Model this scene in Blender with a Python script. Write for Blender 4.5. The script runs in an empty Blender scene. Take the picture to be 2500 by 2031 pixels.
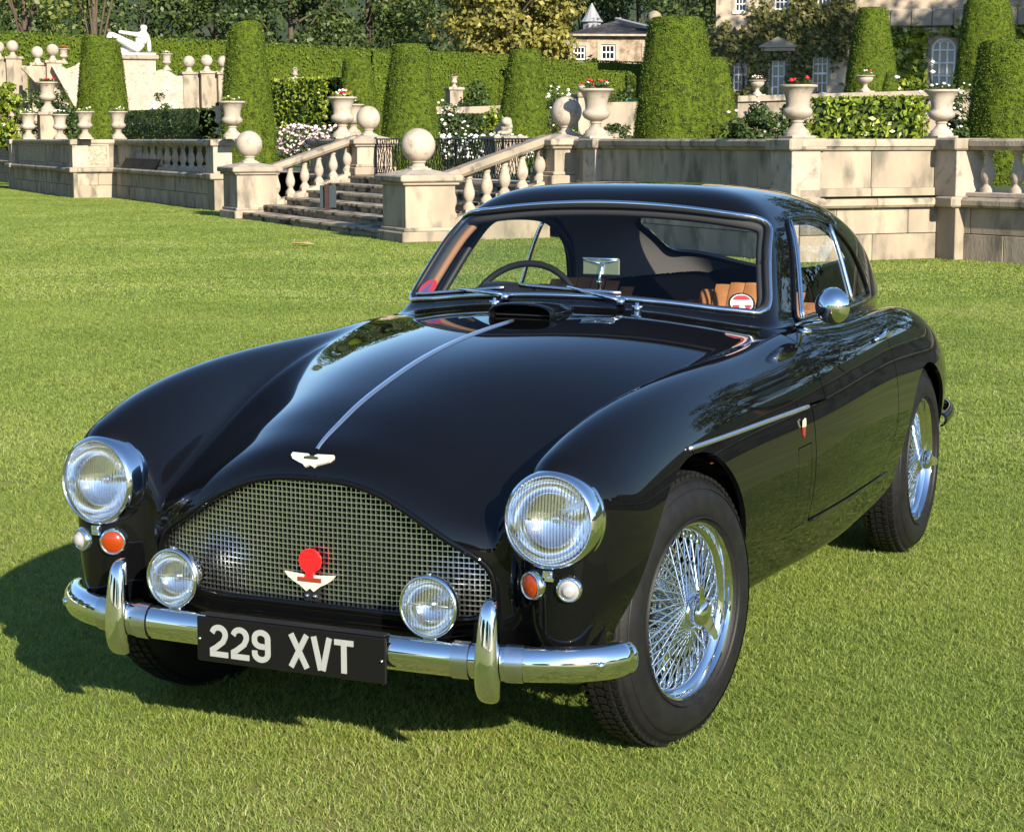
import bpy, bmesh, math, random
import numpy as np
from mathutils import Vector, Matrix
random.seed(7); RNG = np.random.default_rng(7)
scene = bpy.context.scene
COL = scene.collection
# ------------------------------------------------------------------ camera
CAM_POS = np.array([2.2978, -4.4336, 1.5062]); YAW, PITCH, ROLL = 0.43108, -0.14350, -0.00119
FPX = 4681.1 / 2500.0
def cam_axes():
    cy, sy, cp, sp = math.cos(YAW), math.sin(YAW), math.cos(PITCH), math.sin(PITCH)
    f = np.array([-sy*cp, cy*cp, sp]); r = np.array([cy, sy, 0.0]); u = np.cross(r, f)
    cr, sr = math.cos(ROLL), math.sin(ROLL)
    return r*cr + u*sr, -r*sr + u*cr, f
CR, CU, CF = cam_axes()
cam = bpy.data.cameras.new('camera'); camo = bpy.data.objects.new('camera', cam); COL.objects.link(camo)
cam.sensor_fit = 'HORIZONTAL'; cam.sensor_width = 36.0; cam.lens = 36.0 * FPX
cam.clip_start = 0.1; cam.clip_end = 3000.0
M = Matrix(((CR[0], CU[0], -CF[0], CAM_POS[0]), (CR[1], CU[1], -CF[1], CAM_POS[1]), (CR[2], CU[2], -CF[2], CAM_POS[2]), (0, 0, 0, 1)))
camo.matrix_world = M
scene.camera = camo
scene.render.resolution_x = 1024; scene.render.resolution_y = 831
# ------------------------------------------------------------------ sky, sun, exposure
SUN_H = np.array([0.760, -0.650]); SUN_H /= np.linalg.norm(SUN_H); SUN_EL = math.radians(24.5)
world = bpy.data.worlds.new('World'); scene.world = world; world.use_nodes = True
wn = world.node_tree; wn.nodes.clear()
sky = wn.nodes.new('ShaderNodeTexSky'); sky.sky_type = 'NISHITA'; sky.sun_disc = False
sky.sun_elevation = SUN_EL; sky.sun_rotation = math.atan2(SUN_H[0], SUN_H[1]); sky.air_density = 1.0; sky.dust_density = 0.3; sky.ozone_density = 4.5
bg = wn.nodes.new('ShaderNodeBackground'); bg.inputs['Strength'].default_value = 0.108
wo = wn.nodes.new('ShaderNodeOutputWorld')
wn.links.new(sky.outputs[0], bg.inputs[0]); wn.links.new(bg.outputs[0], wo.inputs[0])
sun = bpy.data.lights.new('sun', 'SUN'); sun.energy = 5.0; sun.angle = math.radians(0.55); sun.color = (1.0, 0.90, 0.74)
suno = bpy.data.objects.new('sun', sun); COL.objects.link(suno)
sd = Vector((SUN_H[0]*math.cos(SUN_EL), SUN_H[1]*math.cos(SUN_EL), math.sin(SUN_EL)))
suno.rotation_euler = sd.to_track_quat('Z', 'Y').to_euler(); suno.location = (12, -8, 12)
scene.view_settings.view_transform = 'Standard'; scene.view_settings.look = 'None'
scene.view_settings.exposure = 1.08; scene.view_settings.gamma = 1.0; scene.view_settings.use_curve_mapping = False
scene.render.engine = 'CYCLES'
scene.cycles.max_bounces = 10; scene.cycles.transparent_max_bounces = 24
# ------------------------------------------------------------------ pixel helper: a pixel of the 2137-wide view gives a direction only
PS = 2500.0/2137.0
def pix_ray(px, py):
    return CR*((px*PS-1250.0)/4681.1) - CU*((py*PS-1015.5)/4681.1) + CF
def at(px, py, **k):
    d = pix_ray(px, py); (a, v), = k.items(); i = 'xyz'.index(a); t = (v-CAM_POS[i])/d[i]; return CAM_POS + t*d
def at_depth(px, py, dep): return CAM_POS + pix_ray(px, py)*dep
def depth_of(p): return float(np.dot(np.asarray(p)-CAM_POS, CF))
# ------------------------------------------------------------------ materials
MATS = {}
def nd(nt, t, **kw):
    n = nt.nodes.new(t)
    for k, v in kw.items(): setattr(n, k, v)
    return n
def mat(name, color=(.5,.5,.5), rough=.6, metal=0.0, color2=None, scale=8.0, detail=6.0, bump=0.0, bump_scale=None, spec=.5,
        coat=0.0, trans=0.0, ior=1.45, alpha=1.0, emit=None, lo=.35, hi=.65, color3=None, scale3=1.0, lo3=.5, hi3=.7, coords='Object', sheen=0.0, rough2=None, sss=0.0, stretch=None, objvar=0.0):
    if name in MATS: return MATS[name]
    m = bpy.data.materials.new(name); m.use_nodes = True; nt = m.node_tree
    p = nt.nodes['Principled BSDF']
    def S(k, v):
        if k in p.inputs: p.inputs[k].default_value = v
    S('Base Color', (*color, 1)); S('Roughness', rough); S('Metallic', metal); S('Specular IOR Level', spec)
    S('Coat Weight', coat); S('Coat Roughness', 0.02); S('Transmission Weight', trans); S('IOR', ior); S('Alpha', alpha); S('Sheen Weight', sheen)
    if emit: S('Emission Color', (*emit[0], 1)); S('Emission Strength', emit[1])
    vec = None
    if color2 is not None or bump or color3 is not None:
        tc = nd(nt, 'ShaderNodeTexCoord'); vec = tc.outputs[coords]
        if stretch:
            mp = nd(nt, 'ShaderNodeMapping'); mp.inputs['Scale'].default_value = stretch
            nt.links.new(vec, mp.inputs['Vector']); vec = mp.outputs['Vector']
        if objvar:
            oi = nd(nt, 'ShaderNodeObjectInfo'); ad = nd(nt, 'ShaderNodeVectorMath', operation='ADD')
            sc = nd(nt, 'ShaderNodeVectorMath', operation='SCALE'); sc.inputs['Scale'].default_value = 37.0
            cmb = nd(nt, 'ShaderNodeCombineXYZ')
            for i in range(3): nt.links.new(oi.outputs['Random'], cmb.inputs[i])
            nt.links.new(cmb.outputs[0], sc.inputs[0]); nt.links.new(vec, ad.inputs[0]); nt.links.new(sc.outputs[0], ad.inputs[1]); vec = ad.outputs[0]
    def noise(s, d=detail):
        n = nd(nt, 'ShaderNodeTexNoise'); n.inputs['Scale'].default_value = s; n.inputs['Detail'].default_value = d
        nt.links.new(vec, n.inputs['Vector']); return n
    def ramp(src, a, b):
        r = nd(nt, 'ShaderNodeMapRange'); r.inputs[1].default_value = a; r.inputs[2].default_value = b
        nt.links.new(src, r.inputs[0]); return r.outputs[0]
    cur = None
    if color2 is not None:
        n = noise(scale); f = ramp(n.outputs[0], lo, hi)
        mx = nd(nt, 'ShaderNodeMix', data_type='RGBA'); nt.links.new(f, mx.inputs['Factor'])
        mx.inputs['A'].default_value = (*color, 1); mx.inputs['B'].default_value = (*color2, 1); cur = mx.outputs['Result']
        if rough2 is not None:
            rr = nd(nt, 'ShaderNodeMapRange'); rr.inputs[3].default_value = rough; rr.inputs[4].default_value = rough2
            nt.links.new(f, rr.inputs[0]); nt.links.new(rr.outputs[0], p.inputs['Roughness'])
    if color3 is not None:
        n = noise(scale3, 8); f = ramp(n.outputs[0], lo3, hi3)
        mx = nd(nt, 'ShaderNodeMix', data_type='RGBA'); nt.links.new(f, mx.inputs['Factor'])
        if cur: nt.links.new(cur, mx.inputs['A'])
        else: mx.inputs['A'].default_value = (*color, 1)
        mx.inputs['B'].default_value = (*color3, 1); cur = mx.outputs['Result']
    if objvar:
        hs = nd(nt, 'ShaderNodeHueSaturation'); oi2 = nd(nt, 'ShaderNodeObjectInfo')
        vr = nd(nt, 'ShaderNodeMapRange'); vr.inputs[3].default_value = 1-objvar; vr.inputs[4].default_value = 1+objvar
        nt.links.new(oi2.outputs['Random'], vr.inputs[0]); nt.links.new(vr.outputs[0], hs.inputs['Value'])
        if cur: nt.links.new(cur, hs.inputs['Color'])
        else: hs.inputs['Color'].default_value = (*color, 1)
        cur = hs.outputs[0]
    if cur: nt.links.new(cur, p.inputs['Base Color'])
    if bump:
        n = noise(bump_scale or scale*4, 5); b = nd(nt, 'ShaderNodeBump'); b.inputs['Strength'].default_value = bump; b.inputs['Distance'].default_value = .01
        nt.links.new(n.outputs[0], b.inputs['Height']); nt.links.new(b.outputs[0], p.inputs['Normal'])
    MATS[name] = m; return m
# ------------------------------------------------------------------ object helpers
def link(name, me, material=None, parent=None, smooth=False, loc=None):
    o = bpy.data.objects.new(name, me); COL.objects.link(o)
    if me is not None and material is not None:
        ms = material if isinstance(material, (list, tuple)) else [material]
        if len(me.materials) == 0:
            for m_ in ms: me.materials.append(m_)
    if parent is not None: o.parent = parent
    if loc is not None: o.location = loc
    if smooth and me is not None:
        me.polygons.foreach_set('use_smooth', np.ones(len(me.polygons), dtype=bool))
    return o
def thing(name, label, cat, loc=(0,0,0), rotz=0.0, group=None):
    o = bpy.data.objects.new(name, None); COL.objects.link(o); o.location = loc; o.rotation_euler = (0, 0, rotz)
    o.empty_display_size = .1
    return tag(o, label, cat, group)
def tag(o, label, cat, group=None):
    o['label'] = label; o['category'] = cat
    if group: o['group'] = group
    return o
def struct(o): o['kind'] = 'structure'; return o
def stuff(o): o['kind'] = 'stuff'; return o
def mesh(name, V, F):
    me = bpy.data.meshes.new(name); me.from_pydata([tuple(map(float, v)) for v in V], [], [tuple(int(i) for i in f) for f in F]); me.update(); return me
def np_mesh(name, V, F):
    """fast mesh from arrays; F is (n,3) or (n,4)"""
    V = np.asarray(V, dtype=np.float32); F = np.asarray(F, dtype=np.int32); k = F.shape[1]
    me = bpy.data.meshes.new(name); me.vertices.add(len(V)); me.vertices.foreach_set('co', V.ravel())
    me.loops.add(F.size); me.loops.foreach_set('vertex_index', F.ravel())
    me.polygons.add(len(F)); me.polygons.foreach_set('loop_start', np.arange(0, F.size, k, dtype=np.int32))
    me.polygons.foreach_set('loop_total', np.full(len(F), k, dtype=np.int32)); me.update(calc_edges=True); me.validate(); return me
class MB:
    """collects simple solids into one mesh"""
    def __init__(s): s.V = []; s.F = []
    def add(s, V, F):
        b = len(s.V); s.V += [tuple(v) for v in V]; s.F += [tuple(i+b for i in f) for f in F]; return s
    def box(s, x0, x1, y0, y1, z0, z1, bev=0.0):
        if bev <= 0:
            V = [(x,y,z) for z in (z0,z1) for y in (y0,y1) for x in (x0,x1)]
            return s.add(V, [(0,2,3,1),(4,5,7,6),(0,1,5,4),(2,6,7,3),(0,4,6,2),(1,3,7,5)])
        b = bev; V = []
        # chamfered box: bevel vertical and top edges
        def ring(z, i): return [(x0+i,y0+b,z),(x0+b,y0+i,z),(x1-b,y0+i,z),(x1-i,y0+b,z),(x1-i,y1-b,z),(x1-b,y1-i,z),(x0+b,y1-i,z),(x0+i,y1-b,z)]
        def ring2(z): return [(x0+b,y0+b,z)]*2+[(x1-b,y0+b,z)]*2+[(x1-b,y1-b,z)]*2+[(x0+b,y1-b,z)]*2
        rs = [ring2(z0), ring(z0+b, 0), ring(z1-b, 0), ring2(z1)]
        for r in rs: V += r
        F = []
        for k in range(3):
            for i in range(8):
                j = (i+1) % 8; F.append((k*8+i, k*8+j, k*8+8+j, k*8+8+i))
        F.append(tuple(range(7,-1,-1))[::2]); F.append(tuple(range(24,32))[::2])
        return s.add(V, F)
    def lathe(s, prof, n=24, axis='z', c=(0,0,0), cap=True):
        V = []; F = []
        for (r, h) in prof:
            for i in range(n):
                a = 2*math.pi*i/n; p = (r*math.cos(a), r*math.sin(a), h)
                if axis == 'y': p = (p[0], p[2], p[1])
                elif axis == 'x': p = (p[2], p[0], p[1])
                V.append((p[0]+c[0], p[1]+c[1], p[2]+c[2]))
        m = len(prof)
        for k in range(m-1):
            for i in range(n):
                j = (i+1) % n; f = (k*n+i, k*n+j, k*n+n+j, k*n+n+i)
                F.append(f if axis != 'y' else f[::-1])
        if cap:
            if prof[0][0] > 1e-6: F.append(tuple(range(n))[::-1] if axis != 'y' else tuple(range(n)))
            if prof[-1][0] > 1e-6: F.append(tuple(range((m-1)*n, m*n)) if axis != 'y' else tuple(range((m-1)*n, m*n))[::-1])
        return s.add(V, F)
    def tube(s, pts, r, n=8, closed=False, cap=True):
        P = [np.array(p, float) for p in pts]; m = len(P); rr = r if hasattr(r, '__len__') else [r]*m
        V = []; F = []; prev = None
        for i in range(m):
            if closed: t = P[(i+1) % m]-P[i-1]
            else: t = P[min(i+1, m-1)]-P[max(i-1, 0)]
            t = t/(np.linalg.norm(t)+1e-12)
            if prev is None:
                a = np.array([0,0,1.0]) if abs(t[2]) < .9 else np.array([1.0,0,0])
                u = np.cross(t, a)
            else: u = prev - t*np.dot(prev, t)
            u /= np.linalg.norm(u)+1e-12; prev = u; w = np.cross(t, u)
            for k in range(n):
                an = 2*math.pi*k/n; V.append(P[i] + rr[i]*(u*math.cos(an)+w*math.sin(an)))
        for i in range(m if closed else m-1):
            j = (i+1) % m
            for k in range(n):
                l = (k+1) % n; F.append((i*n+k, i*n+l, j*n+l, j*n+k))
        if cap and not closed: F.append(tuple(range(n))[::-1]); F.append(tuple(range((m-1)*n, m*n)))
        return s.add(V, F)
    def prism(s, poly, h0, h1, f):
        """poly of 2D points, f(a,b,h) -> xyz"""
        n = len(poly); V = [f(a, b, h0) for a, b in poly]+[f(a, b, h1) for a, b in poly]
        F = [tuple(range(n))[::-1], tuple(range(n, 2*n))]+[(i, (i+1) % n, n+(i+1) % n, n+i) for i in range(n)]
        return s.add(V, F)
    def build(s, name, material, parent=None, smooth=False, loc=None, fix=True):
        me = mesh(name, s.V, s.F)
        if fix:
            b = bmesh.new(); b.from_mesh(me); bmesh.ops.recalc_face_normals(b, faces=b.faces); b.to_mesh(me); b.free()
        o = link(name, me, material, parent, smooth, loc)
        if smooth == 'auto':
            try: me.set_sharp_from_angle(angle=math.radians(38))
            except Exception: pass
        return o
class CS:
    """natural cubic spline"""
    def __init__(s, pts):
        p = np.array(sorted(pts), float); s.x = p[:, 0]; s.y = p[:, 1]; n = len(p); h = np.diff(s.x); A = np.eye(n); b = np.zeros(n)
        for i in range(1, n-1):
            A[i, i-1] = h[i-1]; A[i, i] = 2*(h[i-1]+h[i]); A[i, i+1] = h[i]; b[i] = 6*((s.y[i+1]-s.y[i])/h[i]-(s.y[i]-s.y[i-1])/h[i-1])
        s.m = np.linalg.solve(A, b)
        h = np.diff(s.x); d0 = (s.y[1]-s.y[0])/h[0]-h[0]*(2*s.m[0]+s.m[1])/6; d1 = (s.y[-1]-s.y[-2])/h[-1]+h[-1]*(s.m[-2]+2*s.m[-1])/6
        s.a = s.x[0]-1.5; s.h = .0004; s.tab = None; s.d0, s.d1 = d0, d1
        s.tab = s.exact(np.arange(s.a, s.x[-1]+1.5, s.h))
    def exact(s, t):
        tc = np.clip(t, s.x[0], s.x[-1]); i = np.clip(np.searchsorted(s.x, tc)-1, 0, len(s.x)-2)
        h = s.x[i+1]-s.x[i]; a = (s.x[i+1]-tc)/h; b = 1-a
        r = a*s.y[i]+b*s.y[i+1]+((a**3-a)*s.m[i]+(b**3-b)*s.m[i+1])*h*h/6
        return r + np.where(t < s.x[0], (t-s.x[0])*s.d0, 0) + np.where(t > s.x[-1], (t-s.x[-1])*s.d1, 0)
    def __call__(s, t):
        u = (np.asarray(t, float)-s.a)/s.h; i = np.minimum(np.maximum(u.astype(np.int32), 0), len(s.tab)-2); f = u-i; lo = s.tab[i]
        return lo+(s.tab[i+1]-lo)*f
def smax(a, b, k):
    h = np.maximum(k-np.abs(a-b), 0)/k
    return np.maximum(a, b)+h*h*h*k/6
def smin(a, b, k): return -smax(-a, -b, k)
# ================================================================== car body: one implicit surface, meshed, then cut into panels
zb_s = CS([(-.72,.62),(-.64,.700),(-.585,.752),(-.52,.792),(-.45,.820),(-.374,.848),(-.213,.893),(-.03,.932),(.166,.960),(.345,.976),(.56,.988),(.8,.998),(1.05,1.0),(1.5,.97),(2.0,.90),(2.6,.84),(3.1,.76),(3.6,.6)])
D_s = CS([(-.6,.22),(-.3,.205),(0,.175),(.4,.140),(.9,.105),(1.5,.10),(3.6,.10)])
w_s = CS([(-.6,.39),(-.3,.41),(0,.46),(.4,.56),(.9,.66),(1.5,.7),(3.6,.7)])
zf_s = CS([(-.72,.60),(-.655,.700),(-.60,.762),(-.52,.808),(-.42,.842),(-.31,.868),(-.04,.903),(.3,.919),(.67,.921),(1.1,.918),(1.7,.913),(2.1,.910),(2.4,.903),(2.7,.878),(3.0,.820),(3.3,.725),(3.6,.60)])
xf_s = CS([(-.7,.605),(-.58,.612),(-.3,.627),(0,.640),(.5,.652),(1.2,.672),(1.9,.672),(2.4,.645),(2.8,.605),(3.2,.515),(3.6,.37)])
xm_s = CS([(-.72,.715),(-.6,.738),(-.45,.764),(-.2,.788),(0,.796),(.4,.803),(1.0,.810),(1.5,.810),(2.0,.798),(2.5,.788),(2.8,.772),(3.1,.718),(3.4,.610),(3.65,.42)])
yf_s = CS([(0,-.590),(.2,-.588),(.36,-.577),(.44,-.548),(.50,-.532),(.56,-.560),(.615,-.585),(.67,-.572),(.73,-.515),(.79,-.36),(.85,-.12)])
zr_s = CS([(.8,1.22),(1.0,1.288),(1.2,1.340),(1.45,1.369),(1.7,1.369),(2.0,1.350),(2.4,1.292),(2.8,1.195),(3.1,1.09),(3.4,.94),(3.6,.81),(3.8,.66)])
wc_s = CS([(.8,.615),(1.1,.632),(1.4,.640),(1.8,.636),(2.1,.620),(2.4,.586),(2.7,.532),(3.0,.458),(3.3,.37),(3.6,.28)])
zbot_s = CS([(-.6,.275),(-.3,.25),(.4,.27),(1.2,.255),(2.0,.265),(2.8,.31),(3.6,.40)])
ZW = .86
def body_f(x, y, z):
    a = np.sqrt(x*x+1e-8)
    zf, xf, xm = zf_s(y), xf_s(y), xm_s(y); zm = .585
    w = w_s(y)
    B = zb_s(y) - D_s(y)*(1-np.exp(-(a/w)**2.7))
    kf = (zf-zm)/2/(xm-xf)**2*(1+.35*np.clip((.9-y)/.9, 0, 1))
    Fi = zf - kf*np.minimum(a-xf, 0)**2
    T = smax(B, Fi, .045)
    ft = z - T
    rho = np.sqrt((a-xf)**2+np.maximum(z-zm, 0)**2)+1e-6
    up = np.sqrt(((a-xf)/(xm-xf))**2+(np.maximum(z-zm, 0)/(zf-zm))**2)+1e-6
    fo = rho*(1-1/up)
    t = np.maximum(zm-z, 0)
    fo = fo + np.where(a > xf, (.72+1.1*np.clip((-.2-y)/.3, 0, 1))*t*t*np.clip((a-xf)/.1, 0, 1), 0)
    # above the crest keep the smooth-max lift continuous across the crest line
    lift = smax(zb_s(y)-D_s(y)*(1-np.exp(-(xf/w)**2.7)), zf, .045)-zf
    fo = fo - lift*np.exp(-np.maximum(a-xf, 0)*14)
    f = np.where(a > xf, fo, ft)
    f = np.where((a <= xf) & (z < zm), np.minimum(ft, -.02), f)
    yf = yf_s(a) + 2.6*np.maximum(.42-z, 0)**2
    f = smax(f, yf-y, .085)
    yr = 3.70 - .55*a*a - .9*(z-.62)**2
    f = smax(f, y-yr, .16)
    f = smax(f, zbot_s(y)-z, .06)
    return f
def cab_f(x, y, z):
    a = np.sqrt(x*x+1e-8); wc = wc_s(y); zr = zr_s(y)-.008-.055*a*a; p = 7.0
    zz = np.maximum(z-ZW, 0)
    sh = a+.30*np.clip(z-.93, 0, .5); E = ((sh/wc)**p+(zz/np.maximum(zr-ZW, .05))**p)**(1/p)+1e-6
    rho = np.sqrt(a*a+zz*zz)+1e-6
    f = rho*(1-1/E)
    f = np.where(z < ZW, sh-wc, f)
    f = np.maximum(f, .55-z)
    yw = .93+(z-1.01)*1.12+(.42-.5*(z-1.0))*a*a
    f = smax(f, (yw-y)*.70, .085)
    return smax(f, y-3.66, .1)
def car_f(P):
    x, y, z = P[..., 0], P[..., 1], P[..., 2]
    return smin(body_f(x, y, z), cab_f(x, y, z), .055)
def grad(P, e=2e-4):
    g = np.empty(P.shape)
    for i in range(3):
        d = np.zeros(3); d[i] = e; g[..., i] = (car_f(P+d)-car_f(P-d))/(2*e)
    return g
def project(P, n=4, clamp=.012):
    P = P.copy()
    for _ in range(n):
        f = car_f(P); g = grad(P); s = f/(np.sum(g*g, -1)+1e-9); st = g*s[:, None]
        l = np.linalg.norm(st, axis=1); st *= np.minimum(1, clamp/(l+1e-12))[:, None]; P -= st
    return P
def normals(P):
    g = grad(P, 6e-4); return g/(np.linalg.norm(g, axis=1, keepdims=True)+1e-12)
def surface_net(h=.010):
    nx = int(.86/h); xs = np.arange(0, nx+1)*h; ys = np.arange(-.72, 3.80, h); zs = np.arange(.20, 1.42, h)
    X, Y, Z = np.meshgrid(xs, ys, zs, indexing='ij'); half = np.empty(X.shape, np.float32)
    for i in range(len(xs)):
        half[i] = car_f(np.stack([X[i], Y[i], Z[i]], -1))
    val = np.concatenate([half[:0:-1], half], 0); xs = np.concatenate([-xs[:0:-1], xs])
    s = val < 0; org = np.array([xs[0], ys[0], zs[0]])
    c = [s[i:s.shape[0]-1+i, j:s.shape[1]-1+j, k:s.shape[2]-1+k] for i in (0,1) for j in (0,1) for k in (0,1)]
    cnt = sum(q.astype(np.int8) for q in c); act = (cnt > 0) & (cnt < 8)
    idx = np.full(act.shape, -1, np.int64); cells = np.argwhere(act); idx[act] = np.arange(len(cells))
    cv = np.stack([val[cells[:, 0]+i, cells[:, 1]+j, cells[:, 2]+k] for i in (0,1) for j in (0,1) for k in (0,1)], 1).astype(float)
    off = np.array([(i,j,k) for i in (0,1) for j in (0,1) for k in (0,1)], float)
    acc = np.zeros((len(cells), 3)); n = np.zeros(len(cells))
    for p in range(8):
        for q in range(p+1, 8):
            if np.abs(off[p]-off[q]).sum() != 1: continue
            m = (cv[:, p] < 0) != (cv[:, q] < 0); t = cv[m, p]/(cv[m, p]-cv[m, q])
            acc[m] += off[p]+(off[q]-off[p])*t[:, None]; n[m] += 1
    P = org+h*(cells+acc/n[:, None])
    quads = []
    for ax in range(3):
        o1, o2 = [(1,2),(2,0),(0,1)][ax]
        sl0 = [slice(None)]*3; sl1 = [slice(None)]*3; sl0[ax] = slice(0, -1); sl1[ax] = slice(1, None)
        e0, e1 = s[tuple(sl0)], s[tuple(sl1)]; ch = np.argwhere(e0 != e1); flip = e0[tuple(ch.T)]
        ok = (ch[:, o1] > 0) & (ch[:, o2] > 0) & (ch[:, o1] < s.shape[o1]-1) & (ch[:, o2] < s.shape[o2]-1); ch = ch[ok]; flip = flip[ok]
        def g(a, b):
            q = ch.copy(); q[:, o1] -= a; q[:, o2] -= b; return idx[tuple(q.T)]
        Q = np.stack([g(1,1), g(0,1), g(0,0), g(1,0)], 1); Q[~flip] = Q[~flip][:, ::-1]; quads.append(Q)
    Q = np.concatenate(quads); Q = Q[(Q >= 0).all(1)]
    return P, Q
def clip(V, T, hf):
    """split triangles by hf=0; returns (V, T_neg, T_pos)"""
    h = hf(V); sg = h >= 0; k = sg[T].sum(1); neg = T[k == 0]; pos = T[k == 3]; mix = T[(k > 0) & (k < 3)]
    if len(mix) == 0: return V, neg, pos
    km = sg[mix].sum(1); lone_pos = km == 1; so = sg[mix]
    first = np.where(lone_pos, so.argmax(1), (~so).argmax(1))
    r = np.arange(len(mix)); A = mix[r, first]; B = mix[r, (first+1) % 3]; C = mix[r, (first+2) % 3]
    E = np.concatenate([np.stack([A, B], 1), np.stack([A, C], 1)]); Es = np.sort(E, 1)
    u, inv = np.unique(Es, axis=0, return_inverse=True); inv = inv.ravel()
    pa, pb = V[u[:, 0]], V[u[:, 1]]; ha, hb = h[u[:, 0]], h[u[:, 1]]; lo = np.zeros(len(u)); hi = np.ones(len(u)); fl, fh = ha.copy(), hb.copy()
    for _ in range(14):
        mid = (lo+hi)/2; hm = hf(pa+(pb-pa)*mid[:, None]); sm = (hm >= 0) == (fl >= 0); lo = np.where(sm, mid, lo); hi = np.where(sm, hi, mid)
    NV = project(pa+(pb-pa)*((lo+hi)/2)[:, None], 2, .004); base = len(V); V = np.concatenate([V, NV])
    AB = base+inv[:len(mix)]; AC = base+inv[len(mix):]
    t1 = np.stack([A, AB, AC], 1); t2 = np.concatenate([np.stack([AB, B, C], 1), np.stack([AB, C, AC], 1)])
    lp2 = np.concatenate([lone_pos, lone_pos])
    return V, np.concatenate([neg, t1[~lone_pos], t2[lp2]]), np.concatenate([pos, t1[lone_pos], t2[~lp2]])
def panel(name, V, T, material, parent, rim=.014, inner=None):
    used, T2 = np.unique(T, return_inverse=True); T2 = T2.reshape(T.shape); P = V[used]; N = normals(P)
    ar = np.linalg.norm(np.cross(P[T2[:, 1]]-P[T2[:, 0]], P[T2[:, 2]]-P[T2[:, 0]]), axis=1); T2 = T2[ar > 1e-10]
    F = T2; nv = len(P); allN = N
    if rim:
        E = np.concatenate([T2[:, [0,1]], T2[:, [1,2]], T2[:, [2,0]]]); key = np.sort(E, 1)
        u, i0, cn = np.unique(key, axis=0, return_index=True, return_counts=True); be = E[i0[cn == 1]]
        bv = np.unique(be); mp = np.full(nv, -1); mp[bv] = np.arange(len(bv)); nb = len(bv)
        P = np.concatenate([P, P[bv], P[bv]-N[bv]*rim])
        a, b = be[:, 0], be[:, 1]; a0, b0, a1, b1 = nv+mp[a], nv+mp[b], nv+nb+mp[a], nv+nb+mp[b]
        fn = np.cross(P[a]-P[b], -N[a]); ln = np.zeros((nb, 3)); np.add.at(ln, mp[a], fn); np.add.at(ln, mp[b], fn)
        ln /= np.linalg.norm(ln, axis=1, keepdims=True)+1e-12; allN = np.concatenate([N, ln, ln])
        F = np.concatenate([T2, np.stack([b0, a0, a1], 1), np.stack([b0, a1, b1], 1)])
    me = np_mesh(name, P, F); o = link(name, me, material, parent, True)
    try: me.normals_split_custom_set_from_vertices([tuple(q) for q in allN])
    except Exception as ex: print('normals', ex)
    return o
# ---- trim functions (negative = inside)
xabs = lambda P: np.abs(P[:, 0])
def h_wind(P):
    a = xabs(P); z = P[:, 2]
    zlo = 1.030-.048*(a/.6)**2.0; zhi = 1.300-.046*(a/.526)**2; xs = .606-.30*(z-.987)
    f = smax(smax(zlo-z, z-zhi, .055), a-xs, .065)
    return np.maximum(f, P[:, 1]-1.5)
SW_TOP = CS([(1.2,1.246),(1.5,1.250),(1.85,1.243),(2.02,1.214),(2.17,1.152),(2.28,1.075),(2.37,.94)])
def h_side(P):
    y, z = P[:, 1], P[:, 2]
    fr = ((1.262+(z-.945)*.80)-y)*.78
    f = smax(smax(fr, .948-z, .03), (z-SW_TOP(y))*.85, .05)
    return np.maximum(f, .35-xabs(P))
def h_rear(P):
    y = P[:, 1]; a = xabs(P)
    f = smax(smax(2.50+.5*a*a-y, y-(3.33-1.7*a*a), .10), a-.41, .16)
    return np.maximum(f, .8-P[:, 2])
def h_arch(P):
    y, z = P[:, 1], P[:, 2]; a = xabs(P)
    f1 = np.sqrt(((y+.045)/.375)**2+((z-.325)/.420)**2)-1
    f2 = np.sqrt(((y-2.485)/.385)**2+((z-.325)/.375)**2)-1
    # openings run straight down below the hub line
    f1 = np.where(z < .325, np.abs(y+.045)/.375-1, f1); f2 = np.where(z < .325, np.abs(y-2.485)/.385-1, f2)
    return np.maximum(np.minimum(f1, f2)*.39, .50-a)
def zg_hi(a): return .714-.215*(1-np.exp(-(a/.385)**2.8))
def h_grille(P):
    z = P[:, 2]; a = xabs(P)
    f = smax(smax((z-zg_hi(a))*.95, .408-z, .04), a-.462, .09)
    return np.maximum(f, P[:, 1]+.40)
def h_bonnet(P):
    y, z = P[:, 1], P[:, 2]; a = xabs(P)
    rear = y-(.855+.11*(a/.6)**2)
    wing = np.maximum(np.maximum(z-(.764-.016*(y+.11)), -.06-y), .55-a)     # lower wing behind the arch stays on the body
    return np.maximum(rear, -wing)
def h_door(P):
    y, z = P[:, 1], P[:, 2]; a = xabs(P)
    y0 = .905+.09*np.clip((z-.80)/.13, 0, 1)**2; y1 = 1.965-.25*np.clip((.62-z)/.3, 0, 1)**2+.0*z
    return np.maximum(smax(smax(y0-y, y-y1, .02), smax((.408-.018*(y-.9))-z, z-.936, .02), .02), .55-a)
def h_vent(P):
    y, z = P[:, 1], P[:, 2]
    return np.maximum(np.maximum(np.abs(y-.800)-.062, np.abs(z-.525)-.118), .55-xabs(P))
def h_head(P):
    return np.maximum(np.sqrt((xabs(P)-.617)**2+(P[:, 2]-.662)**2)-.100, P[:, 1]+.40)
GAP = .0032
paint = mat('black_paint', (.003,.0031,.0036), rough=.35, coat=1.0, spec=0.0)
glassm = bpy.data.materials.new('window_glass'); glassm.use_nodes = True
def two_sided_fresnel(nt, ior):
    fr = nd(nt, 'ShaderNodeFresnel'); ge = nd(nt, 'ShaderNodeNewGeometry'); mr = nd(nt, 'ShaderNodeMapRange'); mr.inputs[3].default_value = ior; mr.inputs[4].default_value = 1/ior
    nt.links.new(ge.outputs['Backfacing'], mr.inputs[0]); nt.links.new(mr.outputs[0], fr.inputs[0]); return fr
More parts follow.
